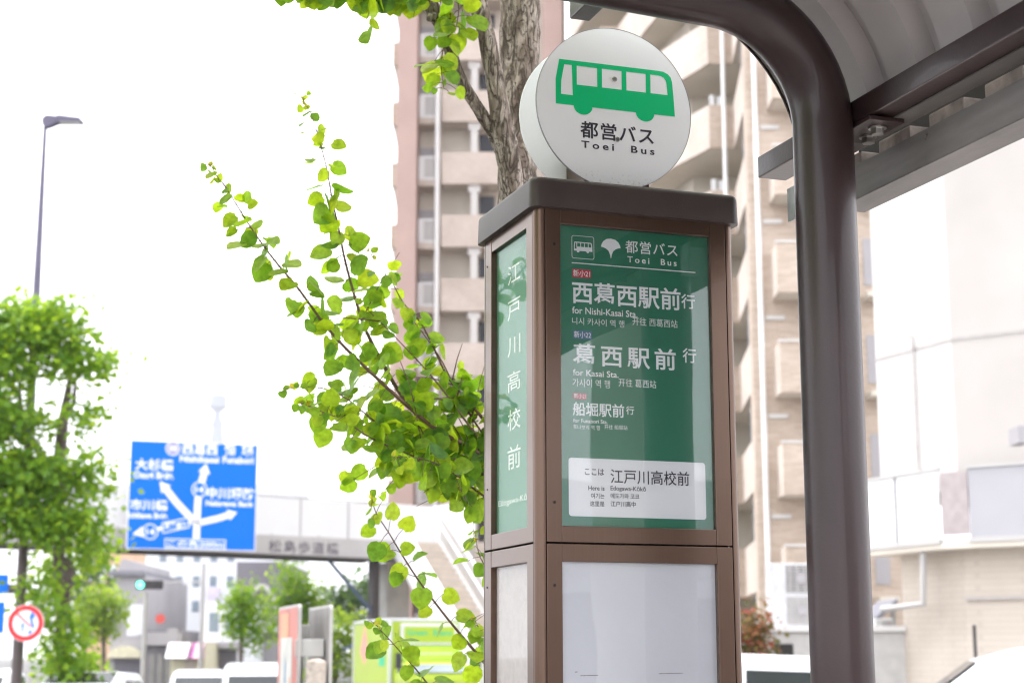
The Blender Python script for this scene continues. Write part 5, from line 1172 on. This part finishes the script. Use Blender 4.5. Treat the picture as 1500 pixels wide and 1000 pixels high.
for q in range(5):
    for r_ in range(4): MB().box(.9+q*1.1, 1.35+q*1.1, -.03, -.002, 4.6+r_*1.6, 5.3+r_*1.6).build('window', mt['blue_glass'], t)
MB().box(4.1, 4.9, -.2, -.002, 3.2, 6.2).build('banner', mat('banner_lilac', (.66, .60, .74), .7), t)
t, w_, h_ = blockb('shop_building', 'low row of dark shopfronts in perspective beneath the white building', 214, 262, 922, 88, 10, mt['grey_dark'])
for q in range(4): MB().box(.15+q*.42, .45+q*.42, -.05, -.002, .1, 1.9).build('shop_window', mt['board_grey'], t)
MB().box(-.1, w_+.1, -.4, -.002, h_-.75, h_-.1).build('fascia', mt['grey_shop'], t); MB().box(w_-.55, w_-.02, -.5, -.403, h_-1.3, h_+.1).build('blade_sign', mt['grey_shop'], t)
t, w_, h_ = blockb('shop_building', 'small cream shop with white and pink awning beside dark shopfronts', 250, 300, 940, 84, 8, mt['shop_cream'])
MB().prism([(-.1, -.9, h_-.75), (-.1, -.01, h_-.0), (-.1, -.01, h_-.75)], (w_*.62, 0, 0)).build('awning', mt['banner_white'], t); MB().prism([(w_*.63, -.9, h_-.75), (w_*.63, -.01, h_-.0), (w_*.63, -.01, h_-.75)], (w_*.1, 0, 0)).build('awning_stripe', mt['awning_plum'], t); MB().prism([(w_*.735, -.9, h_-.75), (w_*.735, -.01, h_), (w_*.735, -.01, h_-.75)], (w_*.25, 0, 0)).build('awning', mt['awning_pink'], t)
MB().box(.7, 1.2, -.03, -.002, .1, h_-.8).build('door', mt['tread'], t)
t, w_, h_ = blockb('shop_building', 'white two storey shop with pale blind front right of the pink awning', 296, 352, 880, 88, 10, mt['shop_white'])
MB().box(.1, w_-.1, -.6, -.002, 2.2, 2.5).build('canopy', mt['grey_shop'], t); MB().box(.2, w_-.2, -.03, -.002, .2, 2.1).build('shop_window', mt['grey_dark'], t)
for q in range(2): MB().box(.3+q*.9, .8+q*.9, -.03, -.002, 3.0, 4.0).build('window', mt['blue_glass'], t)
t, w_, h_ = blockb('house', 'grey house with rounded white gable behind the young trees', 343, 412, 822, 96, 12, mt['grey_dark'], 'house')
ar = MB(); pts_ = [(1.5+.95*math.cos(R(i)), 3.8+2.0*math.sin(R(i))) for i in range(0, 181, 12)]
for (x0, z0), (x1, z1) in zip(pts_[:-1], pts_[1:]): ar.prism([(x0, -.35, z0), (x1, -.35, z1), (1.5+(x1-1.5)*.8, -.35, 3.8+(z1-3.8)*.85), (1.5+(x0-1.5)*.8, -.35, 3.8+(z0-3.8)*.85)], (0, .34, 0))
ar.build('arched_gable', mt['rail_pale'], t); MB().box(0, w_, -.3, -.002, 3.1, 3.7).build('balcony', mt['shop_white'], t); MB().box(.2, w_-.2, -.03, -.002, .2, 2.6).build('shop_window', mt['grey_shop'], t)
t, w_, h_ = blockb('apartment_block', 'orange beige block peeping between the left tree and blue sign', 118, 186, 728, 130, 14, mt['orange_wall'], 'apartment block', 'distant blocks')
for q in range(4):
    for r_ in range(4): MB().box(.3+q*.85, .8+q*.85, -.03, -.002, 5+r_*2.4, 6.3+r_*2.4).build('window', mt['shop_white'], t)
t, w_, h_ = blockb('apartment_block', 'faint pale high block standing right of the blue sign', 374, 424, 684, 230, 18, mt['far_wall'], 'apartment block', 'distant blocks')
for q in range(6): MB().box(.4+q*.7, .75+q*.7, -.1, -.002, 3, h_-1).build('window_strip', mt['shop_white'], t)
MB().box(.4, 3, -.3, -.11, h_-6.6, h_-5.2).build('roof_railing', mt['grey_shop'], t)
t, w_, h_ = blockb('apartment_block', 'grey building behind the bridge pier above the truck', 556, 640, 838, 78, 9, mt['grey_shop'], 'building', 'distant blocks')
for q in range(3): MB().box(.3+q*.8, .8+q*.8, -.03, -.002, 2.4, 4.2).build('window', mt['grey_dark'], t)
# pole behind the signal, thin
c = W(293, 961, 74)
# distant broadcasting tower
YR = 1500.0; c = W(318, 640, YR); RTw = thing('broadcast_tower', 'very distant slender lattice tower fading into white sky above the blue sign', 'tower', (c.x, YR, 0)); k = YR/F_PX; zz = lambda py: wz(py, YR, 318)
MB().tube([(0, 0, 0), (0, 0, zz(640)), (0, 0, zz(600))], [18, 6, 3], 12).build('shaft', mt['tower_pale'], RTw, True); MB().tube([(0, 0, zz(603)), (0, 0, zz(596)), (0, 0, zz(580)), (0, 0, zz(576))], [4, 8.5, 8, 3], 16).build('deck', mt['tower_pale'], RTw, True); MB().tube([(0, 0, zz(628)), (0, 0, zz(618))], [5, 6], 12).build('lower_deck', mt['tower_pale'], RTw, True)

# ------------------------------------------------------------------ behind the camera: pole and shop invented for the pillar glass to mirror
c = S(3.44, -2.0); UP_ = thing('utility_pole', 'grey concrete pole added behind the camera for the pillar glass to mirror', 'pole', (c.x, c.y, 0)); MB().tube([(0, 0, 0), (0, 0, 9)], [.16, .11], 20).build('pole', mt['concrete'], UP_, True)
c = S(9.0, -16); BB = thing('shop_building', 'pale low shop invented behind the camera for the pillar glass to mirror', 'building', (c.x, c.y, 0), YAW+R(180)); MB().box(-9, 7, 0, 8, 0, 4.2).build('wall', mt['shop_white'], BB); MB().box(-8, 6, -.05, -.002, .4, 2.6).build('shop_window', mt['dark_glass'], BB); MB().box(-9.1, 7.1, -.7, -.002, 2.9, 3.3).build('canopy', mt['grey_shop'], BB)

# ------------------------------------------------------------------ haze
hz_m = bpy.data.materials.new('haze'); hz_m.use_nodes = True; t = hz_m.node_tree; t.nodes.remove(t.nodes['Principled BSDF'])
pv = t.nodes.new('ShaderNodeVolumePrincipled'); pv.inputs['Color'].default_value = (.96, .97, 1, 1); pv.inputs['Density'].default_value = .00032
t.links.new(pv.outputs[0], t.nodes['Material Output'].inputs['Volume'])
MB().box(-1600, 1600, -400, 3100, -1.6, 330).build('haze', hz_m)['kind'] = 'stuff'
